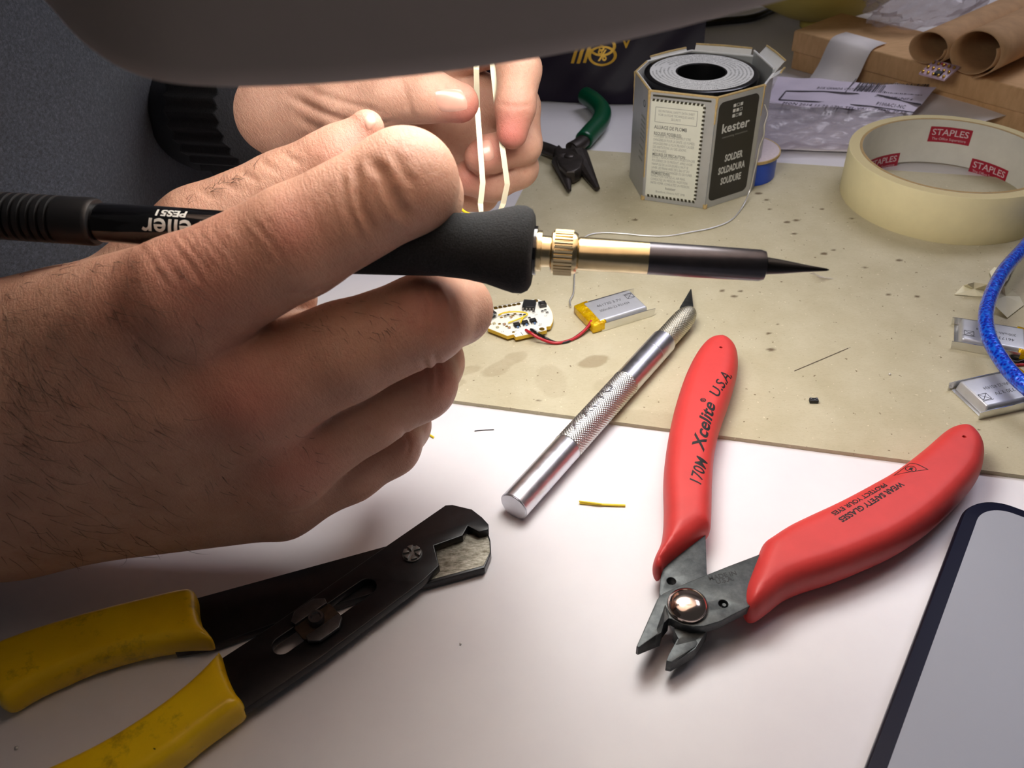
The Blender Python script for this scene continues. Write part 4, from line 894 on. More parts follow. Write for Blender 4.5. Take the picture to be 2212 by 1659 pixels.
def sheet(name, corners, m, parent=None, nu=24, nv=24, thick=.03, wob=.15, freq=1.0, seed=0, **kw):
    """a limp sheet over four 3-D corners (a b c d round the rim) with gentle crumples and real thickness"""
    a, b, c, d = [Vector(q) for q in corners]; vs = []
    nrm = ((b - a).cross(d - a)).normalized(); nrm = nrm if nrm.z >= 0 else -nrm
    for i in range(nv + 1):
        for k in range(nu + 1):
            u, v = k / nu, i / nv; p = (a * (1 - u) + b * u) * (1 - v) + (d * (1 - u) + c * u) * v
            w = math.sin(freq * (3.1 * p.x + 1.9 * p.y) + seed) * .5 + math.sin(freq * (1.3 * p.x - 4.1 * p.y) + seed * 2.3) * .35 + math.sin(freq * (6.1 * p.x + 5.3 * p.y) + seed * 1.7) * .15
            vs.append(p + nrm * (wob * (w + 1.0)))
    K = len(vs); vs += [p - nrm * thick for p in vs]; fs = []; R = nu + 1
    for i in range(nv):
        for k in range(nu):
            q = i * R + k; fs += [(q, q + 1, q + R + 1, q + R), (K + q, K + q + R, K + q + R + 1, K + q + 1)]
    for k in range(nu): fs += [(k, K + k, K + k + 1, k + 1), (nv * R + k, nv * R + k + 1, K + nv * R + k + 1, K + nv * R + k)]
    for i in range(nv): fs += [(i * R, i * R + R, K + i * R + R, K + i * R), (i * R + nu, K + i * R + nu, K + i * R + R + nu, i * R + R + nu)]
    return mesh(name, vs, fs, m, parent, auto=60, **kw)
# long kraft carton lying behind the tape roll, lid with a proud lower edge
ax = Vector((.62, -.785, 0)).normalized(); ay = Vector((-ax.y, ax.x, 0)); A0 = Vector((19.0, 55.9, 0)); f = frame(A0, ax, ay)
car = thing('kraft_carton', 'long flat brown kraft carton lying behind the clear mailing bag', 'carton', A0 + ax * 14 + ay * 2.5)
box('carton_body', (15, 2.6, .8), (30, 4.8, 1.56), M_KRAFT, car, fr=f, bevel=.06)
bm = bmesh.new(); bmesh.ops.create_cube(bm, size=1)
for v in bm.verts: v.co = Vector(((v.co.x + .5) * 30.2 - .1, (v.co.y + .5) * 5.2, 1.15 + (v.co.z + .5) * 1.3))
bmesh.ops.bevel(bm, geom=bm.edges[:], offset=.12, segments=3, profile=.5, affect='EDGES'); bmesh.ops.transform(bm, matrix=f, verts=bm.verts)
from_bm('carton_lid', bm, M_KRAFT, car, auto=40)
CTOP = 2.46
# strip of white paper folded over the carton
def draped(name, path, wv, m, label, cat, th=.03):
    cl_ = catmull(path, 6); vs = []
    for p in cl_: vs += [p, p + Vector(wv)]
    vs2 = [v - Vector((0, 0, th)) for v in vs]; K = len(vs); fs = []
    for i in range(len(cl_) - 1): fs.extend([(2 * i, 2 * i + 1, 2 * i + 3, 2 * i + 2), (K + 2 * i, K + 2 * i + 2, K + 2 * i + 3, K + 2 * i + 1), (2 * i, 2 * i + 2, K + 2 * i + 2, K + 2 * i), (2 * i + 1, K + 2 * i + 1, K + 2 * i + 3, 2 * i + 3)])
    fs += [(0, K, K + 1, 1), (K - 2, K - 1, 2 * K - 1, 2 * K - 2)]
    return tag(own_origin(mesh(name, vs + vs2, fs, m, None)), label, cat)
q0 = f @ Vector((2.6, 0, 0))
draped('paper_strip', [q0 + ay * 1.6 + Vector((0, 0, CTOP + .10)), q0 + ay * .3 + Vector((0, 0, CTOP + .12)), q0 - ay * .25 + Vector((0, 0, CTOP - .25)), q0 - ay * .9 + Vector((0, 0, 1.1)), q0 - ay * 1.9 + Vector((0, 0, .3)), q0 - ay * 3.0 + Vector((0, 0, .14))], ax * 2.9 - ay * .2, M_PAPER, 'plain white paper strip draped over the end of the kraft carton', 'paper strip')
# kraft sheet curled from both sides into a double roll
M_KRD = mat('kraft_roll', (190, 150, 108), .8, 0, .12, 1.2, .25, 4, .03)
ra = P(2104, 116, CTOP + 1.36); rd = Vector((.79, .61, .02)).normalized(); rs_ = Vector((rd.y, -rd.x, 0)); 
rl = thing('kraft_paper_roll', 'brown kraft paper curled into a double roll with dark open ends on the carton', 'paper roll', (ra.x, ra.y, CTOP))
def coil(off, r, sy, start, turns, ln, z0):
    n = 72; vs, fs = [], []
    for i in range(15):
        c_ = ra + rd * (ln * i / 14) + rs_ * off; c_ = Vector((c_.x, c_.y, z0))
        for k in range(n + 1):
            q = start + 2 * math.pi * turns * k / n; rr = r * (1 - .2 * k / n) * (1 + .05 * math.sin(2 * q + i * .25))
            vs.append(c_ + rs_ * (math.cos(q) * rr) + Vector((0, 0, math.sin(q) * rr * sy)))
    for i in range(14):
        for k in range(n): q = i * (n + 1) + k; fs.append((q, q + 1, q + n + 2, q + n + 1))
    o = mesh('coil', vs, fs, M_KRD, rl); md = o.modifiers.new('thickness', 'SOLIDIFY'); md.thickness = .05 * CM; md.offset = 0
coil(0.0, 1.45, .88, -1.4, 1.3, 17, CTOP + 1.36); coil(-2.6, 1.2, .8, -1.4, 1.25, 18, CTOP + 1.06)
# yellow bowl on a small foot
c = P(1765, 66, 0); bowl = thing('yellow_bowl', 'pale yellow plastic bowl on a small foot at the back of the desk', 'bowl', (c.x, c.y + 1.0, 0))
Tb = Matrix.Translation((c.x, c.y + 1.0, 0)); M_BOWL = mat('yellow_plastic', (206, 188, 100), .45, 0, .04, .5)
lathe('bowl', [(.75, .03), (.95, .03), (1.0, .75), (2.6, 1.05), (4.4, 1.9), (5.7, 3.1), (7.2, 5.4), (8.0, 8.0), (7.85, 8.1), (7.0, 5.5), (5.5, 3.3), (4.2, 2.2), (2.4, 1.3), (0.05, 1.1), (0.05, .9), (.75, .8)], M_BOWL, bowl, fr=Tb, n=72, closed=True)
# black cord at the back
tube('power_cord', catmull([P(1395, 62, .3), P(1500, 52, .3), P(1560, 46, .3), P(1640, 34, .3), P(1720, -10, .3)], 8), .28, M_SPOOL, None, n=12)
tag(own_origin(bpy.data.objects['power_cord']), 'thin black cord lying on the desk beside the yellow bowl', 'cord')
# clear mailing bag with shipping label
M_FILM = film('clear_film', alpha=.26)
mb = thing('mailing_bag', 'clear plastic mailing bag with a printed shipping label and barcode', 'bag', P(1800, 260, 0.2).to_2d().to_3d())
sheet('bag_film', [P(1632, 322, .26), P(1880, 326, .28), P(2010, 196, 1.2), P(1668, 166, .35)], M_FILM, mb, 50, 36, .02, .10, 1.1, 1.0)
M_LABEL = mat('shipping_label', (214, 204, 222), .55, 0, .02, 1)
LB = sheet('shipping_label', [P(1655, 226, .62), P(1970, 248, 1.05), P(2022, 193, 1.6), P(1680, 168, .7)], M_LABEL, mb, 40, 20, .02, .08, .8, 2.0)
sheet('bag_film', [P(1640, 316, .5), P(1868, 316, .55), P(1972, 250, 1.1), P(1652, 226, .8)], M_FILM, mb, 40, 24, .02, .14, 1.2, 3.0)
lbv = world_bvh(LB)
def on_label(pts, m, name='print'):
    vs = []
    for x, y in pts:
        w = Vector(ROT @ np.array([x - IMG_W / 2, y - IMG_H / 2, FOC])).normalized(); h = lbv.ray_cast(Vector((0, 0, CAM_H)), w); vs.append(h[0] + h[1] * (.02 if h[1].z > 0 else -.02) if h[0] is not None else P(x, y, 1.4))
    return mesh(name, vs, [tuple(range(len(vs)))], m, mb, smooth=False)
M_BAR = mat('barcode_ink', (52, 46, 58), .6)
x = 1842.0; random.seed(11)
while x < 1992:
    w_ = random.choice((1.3, 2.0, 3.0, 4.2)); sl_ = 16; t = (x - 1842) / 150
    y0, y1 = 178 + 4 * t, 197 + 10 * t
    on_label([(x, y1), (x + w_, y1), (x + w_ + sl_, y0), (x + sl_, y0)], M_BAR, 'barcode_bar'); x += w_ + random.choice((1.2, 1.8, 2.6))
for (a, b, t) in (((1682, 216), (1698, 197), 1.2), ((1698, 197), (1780, 198), 1.2), ((1780, 198), (1900, 206), 1.2), ((1900, 206), (1990, 226), 1.2), ((1682, 216), (1760, 220), 1.2), ((1760, 220), (1880, 230), 1.2), ((1880, 230), (1975, 243), 1.2), ((1826, 200), (1850, 170), 1.0)):
    A, B = Vector(a), Vector(b); n_ = Vector((-(B - A).y, (B - A).x)).normalized() * t; on_label([A + n_, B + n_, B - n_, A - n_], M_BAR, 'label_line')
def label_text(body, px, py, qx, qy, hpx, name='printed_text'):
    me = text_mesh(body, 1.0, res=1, align='LEFT'); xs_ = max(v.co.x for v in me.vertices); dx, dy = (qx - px) / xs_, (qy - py) / xs_
    for v in me.vertices:
        X = px + dx * v.co.x + v.co.y * 6; Y = py + dy * v.co.x - v.co.y * hpx; w = Vector(ROT @ np.array([X - IMG_W / 2, Y - IMG_H / 2, FOC])).normalized(); h = lbv.ray_cast(Vector((0, 0, CAM_H)), w)
        v.co = h[0] + Vector((0, -.01, .02)) if h[0] is not None else P(X, Y, 1.4)
    link_mesh(name, me, M_BAR, mb, smooth=False)
label_text('MON 2014 11 20 0720 TEL-VALUE MAIL 20 LB', 1690, 223, 1960, 243, 7); label_text('P100AC1-NC', 1893, 224, 1955, 232, 10); label_text('BOX CANADA CUSTOMS 0102', 1765, 190, 1880, 195, 6); label_text('SHIP FROM UNIT 4', 1890, 207, 1970, 216, 6)
# white tissue / inner envelope under the bag
tag(own_origin(sheet('paper_envelope', [P(1640, 321, .17), P(1882, 330, .17), P(2172, 250, .8), P(1950, 172, .95)], M_PAPER, None, 40, 20, .02, .02, .6, .5)), 'thin white paper envelope under the clear mailing bag, its corner sticking out', 'envelope')
f = frame(A0, ax, ay)
# clear bag heap at the top right
cb = thing('plastic_bag', 'crumpled clear plastic bag lying behind the rolled kraft papers', 'bag', P(1990, 110, 0).to_2d().to_3d() )
bm = bmesh.new(); bmesh.ops.create_icosphere(bm, subdivisions=5, radius=1)
cpos = f @ Vector((4.6, 7.0, 0)); 
for v in bm.verts:
    x, y, z = v.co; w_ = 1 + .16 * math.sin(5 * x + 3 * y) * math.sin(4 * z + 2 * x) + .10 * math.sin(11 * y + 7 * z) + .06 * math.sin(19 * x - 13 * z) + .04 * math.sin(31 * y + 9 * x)
    q = Vector((x * 4.0, y * 2.2, z * 1.9)) * w_; q = Matrix.Rotation(.25, 3, 'Z') @ q; v.co = Vector((cpos.x + q.x, cpos.y + q.y, max(CTOP + .05, CTOP + 1.6 + q.z)))
from_bm('bag_film', bm, film('crinkled_film', (205, 196, 200), .1, .3), cb, auto=25)
# little pink module on the carton's edge
md_ = P(2018, 160, CTOP + .25); mod = thing('sensor_module', 'tiny pink circuit module with gold pins beside the barcode label', 'circuit board', (md_.x, md_.y, CTOP))
f = frame(Vector((md_.x, md_.y, CTOP + .32)) + ay * .5, ax, (ay + Vector((0, 0, .25))))
box('module_board', (0, 0, 0), (1.5, 1.5, .12), mat('pink_mask', (196, 168, 184), .4), mod, fr=f, bevel=.02)
for k in range(5):
    for s in (-1, 0, 1): box('gold_pin', (-.6 + .3 * k, s * .5 - .1, .12), (.12, .14, .14), M_GOLD, mod, fr=f, bevel=.02)
box('chip', (.2, -.45, .12), (.35, .3, .15), M_CHIP, mod, fr=f); 
for s in (0, 1): box('red_part', (-.15 + .2 * s, .5, .1), (.1, .08, .08), M_CRIM, mod, fr=f)

# ------------------------------------------------------------------ blue cable loop
cl = [P(2950, 640, .43), P(2700, 520, .6), P(2480, 435, 1.0), P(2330, 430, 1.2), P(2260, 478, 1.3), P(2212, 535, 1.35), P(2165, 590, 1.35), P(2133, 660, 1.3), P(2134, 720, 1.25), P(2165, 780, 1.2), P(2212, 832, 1.2), P(2280, 880, 1.1), P(2380, 930, .9), P(2520, 960, .6), P(2720, 950, .32), P(3000, 880, .3)]
N = Nodes('blue_jacket'); bw_ = N.noise(7, 4, .7, stretch=(1, 1, 3)); vo = N.n('ShaderNodeTexVoronoi', Scale=900.0); N.l(N.tc.outputs['Object'], vo.inputs['Vector'])
N.l(N.ramp(vo.outputs['Distance'], [(0.15, (6, 28, 150)), (0.45, (10, 60, 215)), (0.7, (20, 110, 240))]), N.b.inputs['Base Color']); N.b.inputs['Roughness'].default_value = .3; N.b.inputs['Metallic'].default_value = .25; N.b.inputs['Coat Weight'].default_value = 1.0; N.b.inputs['Coat Roughness'].default_value = .04; N.bump(vo.outputs['Distance'], .5, .03)
cable = tube('blue_cable', catmull(cl, 12), .27, N.m, None, n=20)
tag(own_origin(cable), 'shiny blue braided cable arching over the batteries', 'cable')
# ------------------------------------------------------------------ torn masking tape scraps
M_TORN = mat('torn_tape', (224, 218, 190), .65, 0, .03, 2, .15, 10)
zt_ = zoom(1960, 520, 4.046)
def scrap(outline, lab, zf):
    ol = zt_(outline); n = len(ol); pts = [P(x, y, BZ + zf(k, x, y)) for k, (x, y) in enumerate(ol)]
    c = sum(pts, Vector()) / n; vs = [c] + pts; vs += [v - Vector((0, 0, .02)) for v in vs]; K = n + 1
    fs = [(0, 1 + k, 1 + (k + 1) % n) for k in range(n)] + [(K, K + 1 + (k + 1) % n, K + 1 + k) for k in range(n)] + [(1 + k, K + 1 + k, K + 1 + (k + 1) % n, 1 + (k + 1) % n) for k in range(n)]
    return tag(own_origin(mesh('tape_scrap', vs, fs, M_TORN, None, smooth=False)), lab, 'tape scrap')
scrap([(412, 468), (440, 440), (490, 390), (530, 378), (585, 362), (640, 370), (700, 380), (720, 440), (690, 484), (620, 486)], 'torn scrap of cream masking tape with a pointed end left of the blue cable', lambda k, x, y: .05 + .55 * (k in (3, 4, 5, 6)))
scrap([(700, 400), (790, 382), (850, 400), (920, 440), (980, 485), (1020, 560), (875, 672), (730, 530)], 'torn scrap of cream masking tape framed by the blue cable loop', lambda k, x, y: .75 if k in (0, 1, 2) else .06 + .3 * (k in (3, 7)))
scrap([(720, 270), (760, 230), (860, 250), (930, 190), (880, 340), (820, 400), (740, 330)], 'torn scrap of cream masking tape behind the blue cable, nearest the tape roll', lambda k, x, y: .08 + .12 * (k % 2))
# ------------------------------------------------------------------ tablet at the lower right
TZ = .75
e0, e1 = P(2068, 1135, TZ), P(1868, 1659, TZ); ty = (e0 - e1).normalized(); tx = Vector((ty.y, -ty.x, 0))
crn = P(2108, 1080, TZ); top = P(2150, 1077, TZ)
org = e0 + ty * ((top - e0).dot(ty)); org = Vector((org.x, org.y, 0))           # outer top-left corner of the tablet
ft = frame(org, tx, ty); tab = thing('tablet', 'slim tablet with a grey face and dark blue border beside the cutter', 'tablet', org + tx * 6 - ty * 9)
plate('case', [rrect(0, -20, 13.4, 0, 1.15, 12)], .02, TZ - .03, mat('tablet_case', (26, 26, 40), .35, .4), tab, fr=ft, bevel=.12, res=4)
plate('bezel', [rrect(.06, -19.94, 13.34, -.06, 1.1, 12)], TZ - .035, TZ, mat('navy_bezel', (14, 16, 36), .35), tab, fr=ft, bevel=.01)
MATS['navy_bezel'].node_tree.nodes['Principled BSDF'].inputs['Specular IOR Level'].default_value = .15
plate('face', [rrect(.42, -19.6, 13.0, -.36, .82, 12)], TZ - .004, TZ + .012, mat('grey_face', (150, 152, 160), .5, .1, .02, .3), tab, fr=ft)
# ------------------------------------------------------------------ crumbs on the desk
def stick(name, pts, r, m, label, cat, n=8):
    return tag(own_origin(tube(name, catmull(pts, 5), r, m, None, n=n)), label, cat)
stick('wire_offcut', [P(1252, 1086, .05), P(1300, 1090, .05), P(1351, 1092, .05)], .038, M_YW, 'longer yellow wire offcut lying on the desk between knife and cutter', 'wire')
stick('wire_offcut', [P(1251, 1083, .09), P(1275, 1086, .1), P(1300, 1089, .1)], .03, M_YW, 'short split yellow sheath lying along the longer yellow offcut', 'wire')
stick('wire_offcut', [P(929, 940, .04), P(937, 945, .04)], .035, M_YW, 'tiny yellow wire offcut on the desk by the fingers', 'wire')
stick('wire_offcut', [P(1025, 931, .02), P(1045, 929, .02), P(1067, 928, .02)], .014, M_BWIRE, 'thin dark wire offcut on the white desk near the board edge', 'wire', 6)
stick('wire_offcut', [P(1716, 801, BZ + .02), P(1770, 778, BZ + .03), P(1832, 752, BZ + .02)], .011, mat('dull_wire', (110, 96, 84), .5), 'hair-thin straight wire lying on the board', 'wire', 6)
def ball(px, py, r, z0, label):
    p = P(px, py, z0 + r); bm = bmesh.new(); bmesh.ops.create_icosphere(bm, subdivisions=2, radius=r)
    for v in bm.verts: v.co = Vector((v.co.x + p.x, v.co.y + p.y, v.co.z * .85 + z0 + r * .85))
    tag(own_origin(from_bm('solder_ball', bm, M_SOLD, None)), label, 'solder ball')
ball(35, 1615, .05, 0, 'tiny solder ball on the desk beside the yellow grips'); ball(995, 1390, .035, 0, 'tiny solder ball on the desk between stripper and cutter'); ball(1922, 808, .045, BZ, 'tiny solder ball on the board near the batteries')
c = P(1757, 869, BZ); smd = thing('chip_part', 'tiny black surface-mount part lying alone on the board', 'electronic part', (c.x, c.y, BZ))
f = Matrix.Translation((c.x, c.y, BZ)) @ Matrix.Rotation(-.1, 4, 'Z')
box('body', (0, 0, .08), (.30, .17, .13), M_CHIP, smd, fr=f, bevel=.015)
for x in (-.1, .1): box('pad', (x, .03, .15), (.05, .09, .02), M_TIN, smd, fr=f)
box('pad', (.02, -.03, .15), (.05, .05, .02), M_TIN, smd, fr=f)
tag(own_origin(sheet('plastic_sliver', [P(1748, 592, BZ + .03), P(1800, 602, BZ + .03), P(1770, 600, BZ + .25), P(1758, 590, BZ + .2)], M_FILM, None, 8, 4, .01, .02, 2, 0)), 'clear plastic sliver on the board under the iron tip', 'plastic scrap')

# ------------------------------------------------------------------ soldering iron held by the right hand
I0 = Pd(0, 466, 24.2); I1 = Pd(1790, 583, 20.4)
iron = thing('soldering_iron', 'black soldering iron with flared foam grip and pointed tip in the near hand', 'soldering iron', ((I0 + I1) / 2).to_2d().to_3d() + Vector((0, 0, ((I0 + I1) / 2).z)))
idr = (I1 - I0).normalized(); ILn = (I1 - I0).length
_ix = idr.cross(Vector((0, 0, 1))).normalized(); _iy = _ix.cross(idr) * 1.0
fi = Matrix((_ix, idr.cross(_ix), idr)).transposed().to_4x4(); fi.translation = I0
def ipos(px):                       # axis distance of the axis point seen at pixel column px
    lo, hi = -12.0, ILn + 2
    for _ in range(40):
        m = (lo + hi) / 2; q = I0 + idr * m - Vector((0, 0, CAM_H)); v = ROT.T @ np.array(q); x = v[0] / v[2] * FOC + IMG_W / 2
        if x < px: lo = m
        else: hi = m
    return (lo + hi) / 2
def irad(px, rpx):                  # real radius for a pixel radius at that column
    q = I0 + idr * ipos(px) - Vector((0, 0, CAM_H)); v = ROT.T @ np.array(q); return rpx * v[2] / FOC
M_IRON = mat('gloss_black', (12, 12, 14), .12, 0, coat=.4); M_GRIPR = mat('rubber_black', (20, 20, 22), .45)
N = Nodes('foam'); N.b.inputs['Roughness'].default_value = .95; fo = N.noise(22, 3, .7); N.l(N.ramp(fo, [(.35, (8, 9, 10)), (.7, (30, 32, 34))]), N.b.inputs['Base Color']); N.bump(fo, 1.0, .03); M_FOAM = N.m
M_BRASS = mat('warm_nickel', (206, 188, 146), .22, 1.0, .08, 4); M_SHANK = mat('blued_shank', (78, 76, 80), .3, .9, .1, 3)
R = irad
prof = [(R(-300, 52) * .9, ipos(-420)), (R(-300, 52), ipos(-400)), (R(0, 52), ipos(-10))]
for k in range(7):                  # ribs of the rubber sleeve
    x = 10 + k * 19; r_ = R(x, 51); prof += [(r_, ipos(x)), (r_ * .86, ipos(x + 2)), (r_ * .86, ipos(x + 7)), (r_ * 1.01, ipos(x + 9))]
prof += [(R(150, 51), ipos(150)), (R(200, 52), ipos(200)), (R(207, 51), ipos(207)), (R(210, 48), ipos(211)), (R(212, 40), ipos(212))]
lathe('rubber_sleeve', prof, M_GRIPR, iron, fr=fi, n=48)
lathe('handle', [(R(205, 38), ipos(205)), (R(225, 42), ipos(222)), (R(330, 43), ipos(330)), (R(500, 42), ipos(500)), (R(700, 46), ipos(700))], M_IRON, iron, fr=fi, n=48)
lathe('foam_grip', [(R(660, 58), ipos(655)), (R(660, 72), ipos(668)), (R(760, 76), ipos(760)), (R(860, 72), ipos(860)), (R(950, 68), ipos(950)), (R(1010, 71), ipos(1010)), (R(1055, 78), ipos(1055)), (R(1090, 88), ipos(1090)), (R(1115, 94), ipos(1114)), (R(1133, 94), ipos(1132)), (R(1145, 87), ipos(1145)), (R(1151, 76), ipos(1151)), (R(1152, 60), ipos(1153))], M_FOAM, iron, fr=fi, n=64)
lathe('collar', [(R(1150, 50), ipos(1148)), (R(1155, 53), ipos(1152)), (R(1162, 53), ipos(1160)), (R(1163, 42), ipos(1162))], M_IRON, iron, fr=fi, n=48)
lathe('neck', [(R(1160, 44), ipos(1160)), (R(1168, 44), ipos(1170)), (R(1171, 34), ipos(1171)), (R(1195, 33), ipos(1196))], M_BRASS, iron, fr=fi, n=48)
nut = [(R(1190, 40), ipos(1190)), (R(1194, 46), ipos(1194)), (R(1215, 46), ipos(1215)), (R(1240, 46), ipos(1240)), (R(1247, 42), ipos(1247))]
o = lathe('knurled_nut', nut, M_BRASS, iron, fr=fi, n=48)
for k in range(32):
    q = 2 * math.pi * k / 32; a_, b_ = ipos(1198), ipos(1237); r_ = R(1215, 46)
    box('nut_ridge', (r_ * math.cos(q), r_ * math.sin(q), (a_ + b_) / 2), (.05, .05, b_ - a_), M_BRASS, o, fr=fi)
lathe('barrel', [(R(1247, 33), ipos(1246)), (R(1252, 36), ipos(1252)), (R(1400, 35), ipos(1400))], M_BRASS, iron, fr=fi, n=48)
lathe('heater_shank', [(R(1400, 35), ipos(1399)), (R(1500, 35), ipos(1500)), (R(1640, 34), ipos(1640)), (R(1652, 31), ipos(1651)), (R(1655, 20), ipos(1655))], M_SHANK, iron, fr=fi, n=48)
lathe('tip', [(R(1655, 19), ipos(1654)), (R(1690, 15), ipos(1690)), (R(1740, 8), ipos(1740)), (R(1785, 3), ipos(1785)), (.01, ipos(1791))], mat('tinned_tip', (30, 28, 28), .35, .5), iron, fr=fi, n=24)
tube('cord', catmull([fi @ Vector((0, 0, ipos(-410))), fi @ Vector((0, 0, ipos(-520))), Vector((-22.5, 18.0, 9.5)), Vector((-23.5, 16.5, 3)), Vector((-24, 12, -30)), Vector((-22, 8, -72))], 8), .28, M_GRIPR, iron, n=12)
vd = (Vector((0, 0, CAM_H)) - (fi @ Vector((0, 0, ipos(400))))).normalized(); vd = (vd - idr * vd.dot(idr)).normalized(); sd = idr.cross(vd)
HB_ = bpy.data.objects['handle'] if False else [c for c in iron.children if c.name.startswith('handle')][-1]
def iron_text(body, px, up, size, fit):
    c_ = fi @ Vector((0, 0, ipos(px))); nrm = (vd * math.cos(up) + sd * math.sin(up)).normalized(); wrap_text(body, size, frame(c_, -idr, -nrm.cross(idr) * -1 if False else nrm.cross(-idr)), HB_, M_LTXT, iron, lift=.005, step=.08, fit=fit, bold=.008)
iron_text('Weller', 412, 0.05, .62, 1.9); iron_text('PES51', 385, 0.75 if sd.z > 0 else -.75, .26, .72)

# ------------------------------------------------------------------ the person: body from blended bone volumes
def rad(a):                         # real radius of a joint seen with a[3] pixels radius
    c_ = math.hypot(a[0] - IMG_W / 2, a[1] - IMG_H / 2) / FOC; return a[3] * a[2] / math.sqrt(1 + c_ * c_) / FOC
def cap(a, b): return (Pd(*a[:3]), Pd(*b[:3]), rad(a), rad(b))
def chain(pts): return [cap(a, b) for a, b in zip(pts, pts[1:])]
def f_cone(X, Y, Z, c):
    a, b, r1, r2 = c; d = b - a; L2 = max(d.length_squared, 1e-9)
    px, py, pz = X - a.x, Y - a.y, Z - a.z; t = np.clip((px * d.x + py * d.y + pz * d.z) / L2, 0, 1)
    return np.sqrt((px - d.x * t) ** 2 + (py - d.y * t) ** 2 + (pz - d.z * t) ** 2) - (r1 + (r2 - r1) * t)
def smin(a, b, k):
    h = np.clip(.5 + .5 * (b - a) / k, 0, 1); return b * (1 - h) + a * h - k * h * (1 - h)
def blend(cones, G, k):
    F = None
    for c in cones: f_ = f_cone(*G, c); F = f_ if F is None else smin(F, f_, k)
    return F
def flesh(palm, fingers, h, kp, kf, kj, extra=None):
    cs = palm + [c for f_ in fingers for c in f_]
    lo = np.min([np.minimum(np.array(c[0]) - c[2], np.array(c[1]) - c[3]) for c in cs], 0) - 4 * h; hi = np.max([np.maximum(np.array(c[0]) + c[2], np.array(c[1]) + c[3]) for c in cs], 0) + 4 * h
    ax_ = [np.arange(lo[i], hi[i], h, dtype=np.float32) for i in range(3)]; G = np.meshgrid(*ax_, indexing='ij')
    F = blend(palm, G, kp); FF = None
    for f_ in fingers:
        q = blend(f_, G, kf); FF = q if FF is None else smin(FF, q, .05)
    if FF is not None: F = smin(F, FF, kj)
    if extra: F = extra(F, G)
    return surface_nets(F, lo, h)
def smooth_np(v, f, n=2, lam=.5):
    e = np.concatenate([f[:, [0, 1]], f[:, [1, 2]], f[:, [2, 3]], f[:, [3, 0]]]); deg = np.bincount(e.ravel(), minlength=len(v)).astype(float)[:, None]
    for _ in range(n):
        s_ = np.zeros_like(v)
        for k in range(3): s_[:, k] = np.bincount(e[:, 0], v[e[:, 1], k], len(v)) + np.bincount(e[:, 1], v[e[:, 0], k], len(v))
        v = v + lam * (s_ / deg - v)
    return v
# right hand, near the camera: back of the hand, bent fingers round the iron
palm_r = [cap((-650, 850, 30.0, 200), (20, 838, 25.0, 205)), cap((-650, 1010, 32.0, 185), (20, 1040, 27.3, 196)), cap((40, 806, 24.4, 196), (400, 645, 21.2, 134)), cap((470, 742, 22.5, 110), (640, 645, 22.3, 46)), cap((40, 900, 24.6, 206), (540, 842, 21.9, 136)),
          cap((40, 990, 26.0, 203), (610, 975, 23.2, 122)), cap((40, 1040, 27.0, 194), (600, 1060, 24.8, 106)), cap((200, 720, 24.8, 150), (450, 700, 23.6, 120)), cap((200, 900, 25.6, 170), (560, 900, 24.4, 120))]
idx_r = chain([(405, 645, 21.0, 134), (640, 522, 19.9, 119), (874, 394, 19.5, 113), (905, 425, 20.6, 92), (915, 462, 21.6, 70)])
thb_r = chain([(265, 655, 24.6, 112), (440, 512, 24.4, 108), (620, 424, 24.0, 95), (735, 350, 23.5, 78), (792, 275, 23.3, 38)])
mid_r = chain([(545, 845, 21.8, 134), (740, 762, 21.2, 108), (916, 690, 21.2, 96), (985, 668, 22.4, 76), (990, 652, 23.4, 60)])
rng_r = chain([(615, 975, 23.1, 118), (785, 890, 22.6, 86), (902, 826, 22.8, 83), (926, 782, 23.9, 74), (928, 737, 24.8, 62)])
pky_r = chain([(605, 1058, 24.6, 102), (750, 1008, 24.3, 77), (838, 960, 24.4, 69), (868, 918, 25.3, 60), (858, 882, 26.0, 52)])
v_r, f_r = flesh(palm_r, [idx_r, thb_r, mid_r, rng_r, pky_r], .08, .9, .25, .32)
v_r = smooth_np(v_r, f_r, 2)
# left hand, further back: thumb and fingers pinch the tweezers
palm_l = [cap((430, 222, 43, 66), (560, 240, 33.8, 92)), cap((560, 240, 33.6, 92), (740, 228, 32.6, 88)), cap((620, 262, 34.2, 92), (900, 285, 34.9, 95)), cap((900, 260, 35, 95), (1020, 255, 35, 80)), cap((740, 150, 34.4, 90), (980, 90, 34.8, 75))]
thb_l = chain([(740, 225, 32.4, 84), (835, 203, 31.7, 68), (918, 205, 31.3, 58), (992, 222, 31.2, 43)])
idx_l = chain([(970, 110, 34.4, 58), (1085, 85, 33.2, 54), (1122, 150, 32.3, 47), (1113, 232, 31.9, 43), (1106, 288, 31.7, 34)])
mid_l = chain([(1000, 200, 34.8, 55), (1118, 230, 33.9, 48), (1127, 312, 33.3, 43), (1055, 334, 32.7, 40), (1038, 340, 32.5, 36)])
rng_l = chain([(1010, 300, 34.8, 55), (1118, 362, 34.0, 44), (1062, 392, 33.6, 42), (1012, 384, 33.3, 38)])
pky_l = chain([(980, 340, 34.9, 50), (1040, 420, 34.6, 36), (1000, 425, 34.3, 33)])
v_l, f_l = flesh(palm_l, [thb_l, idx_l, mid_l, rng_l, pky_l], .1, .8, .22, .3)
v_l = smooth_np(v_l, f_l, 2)
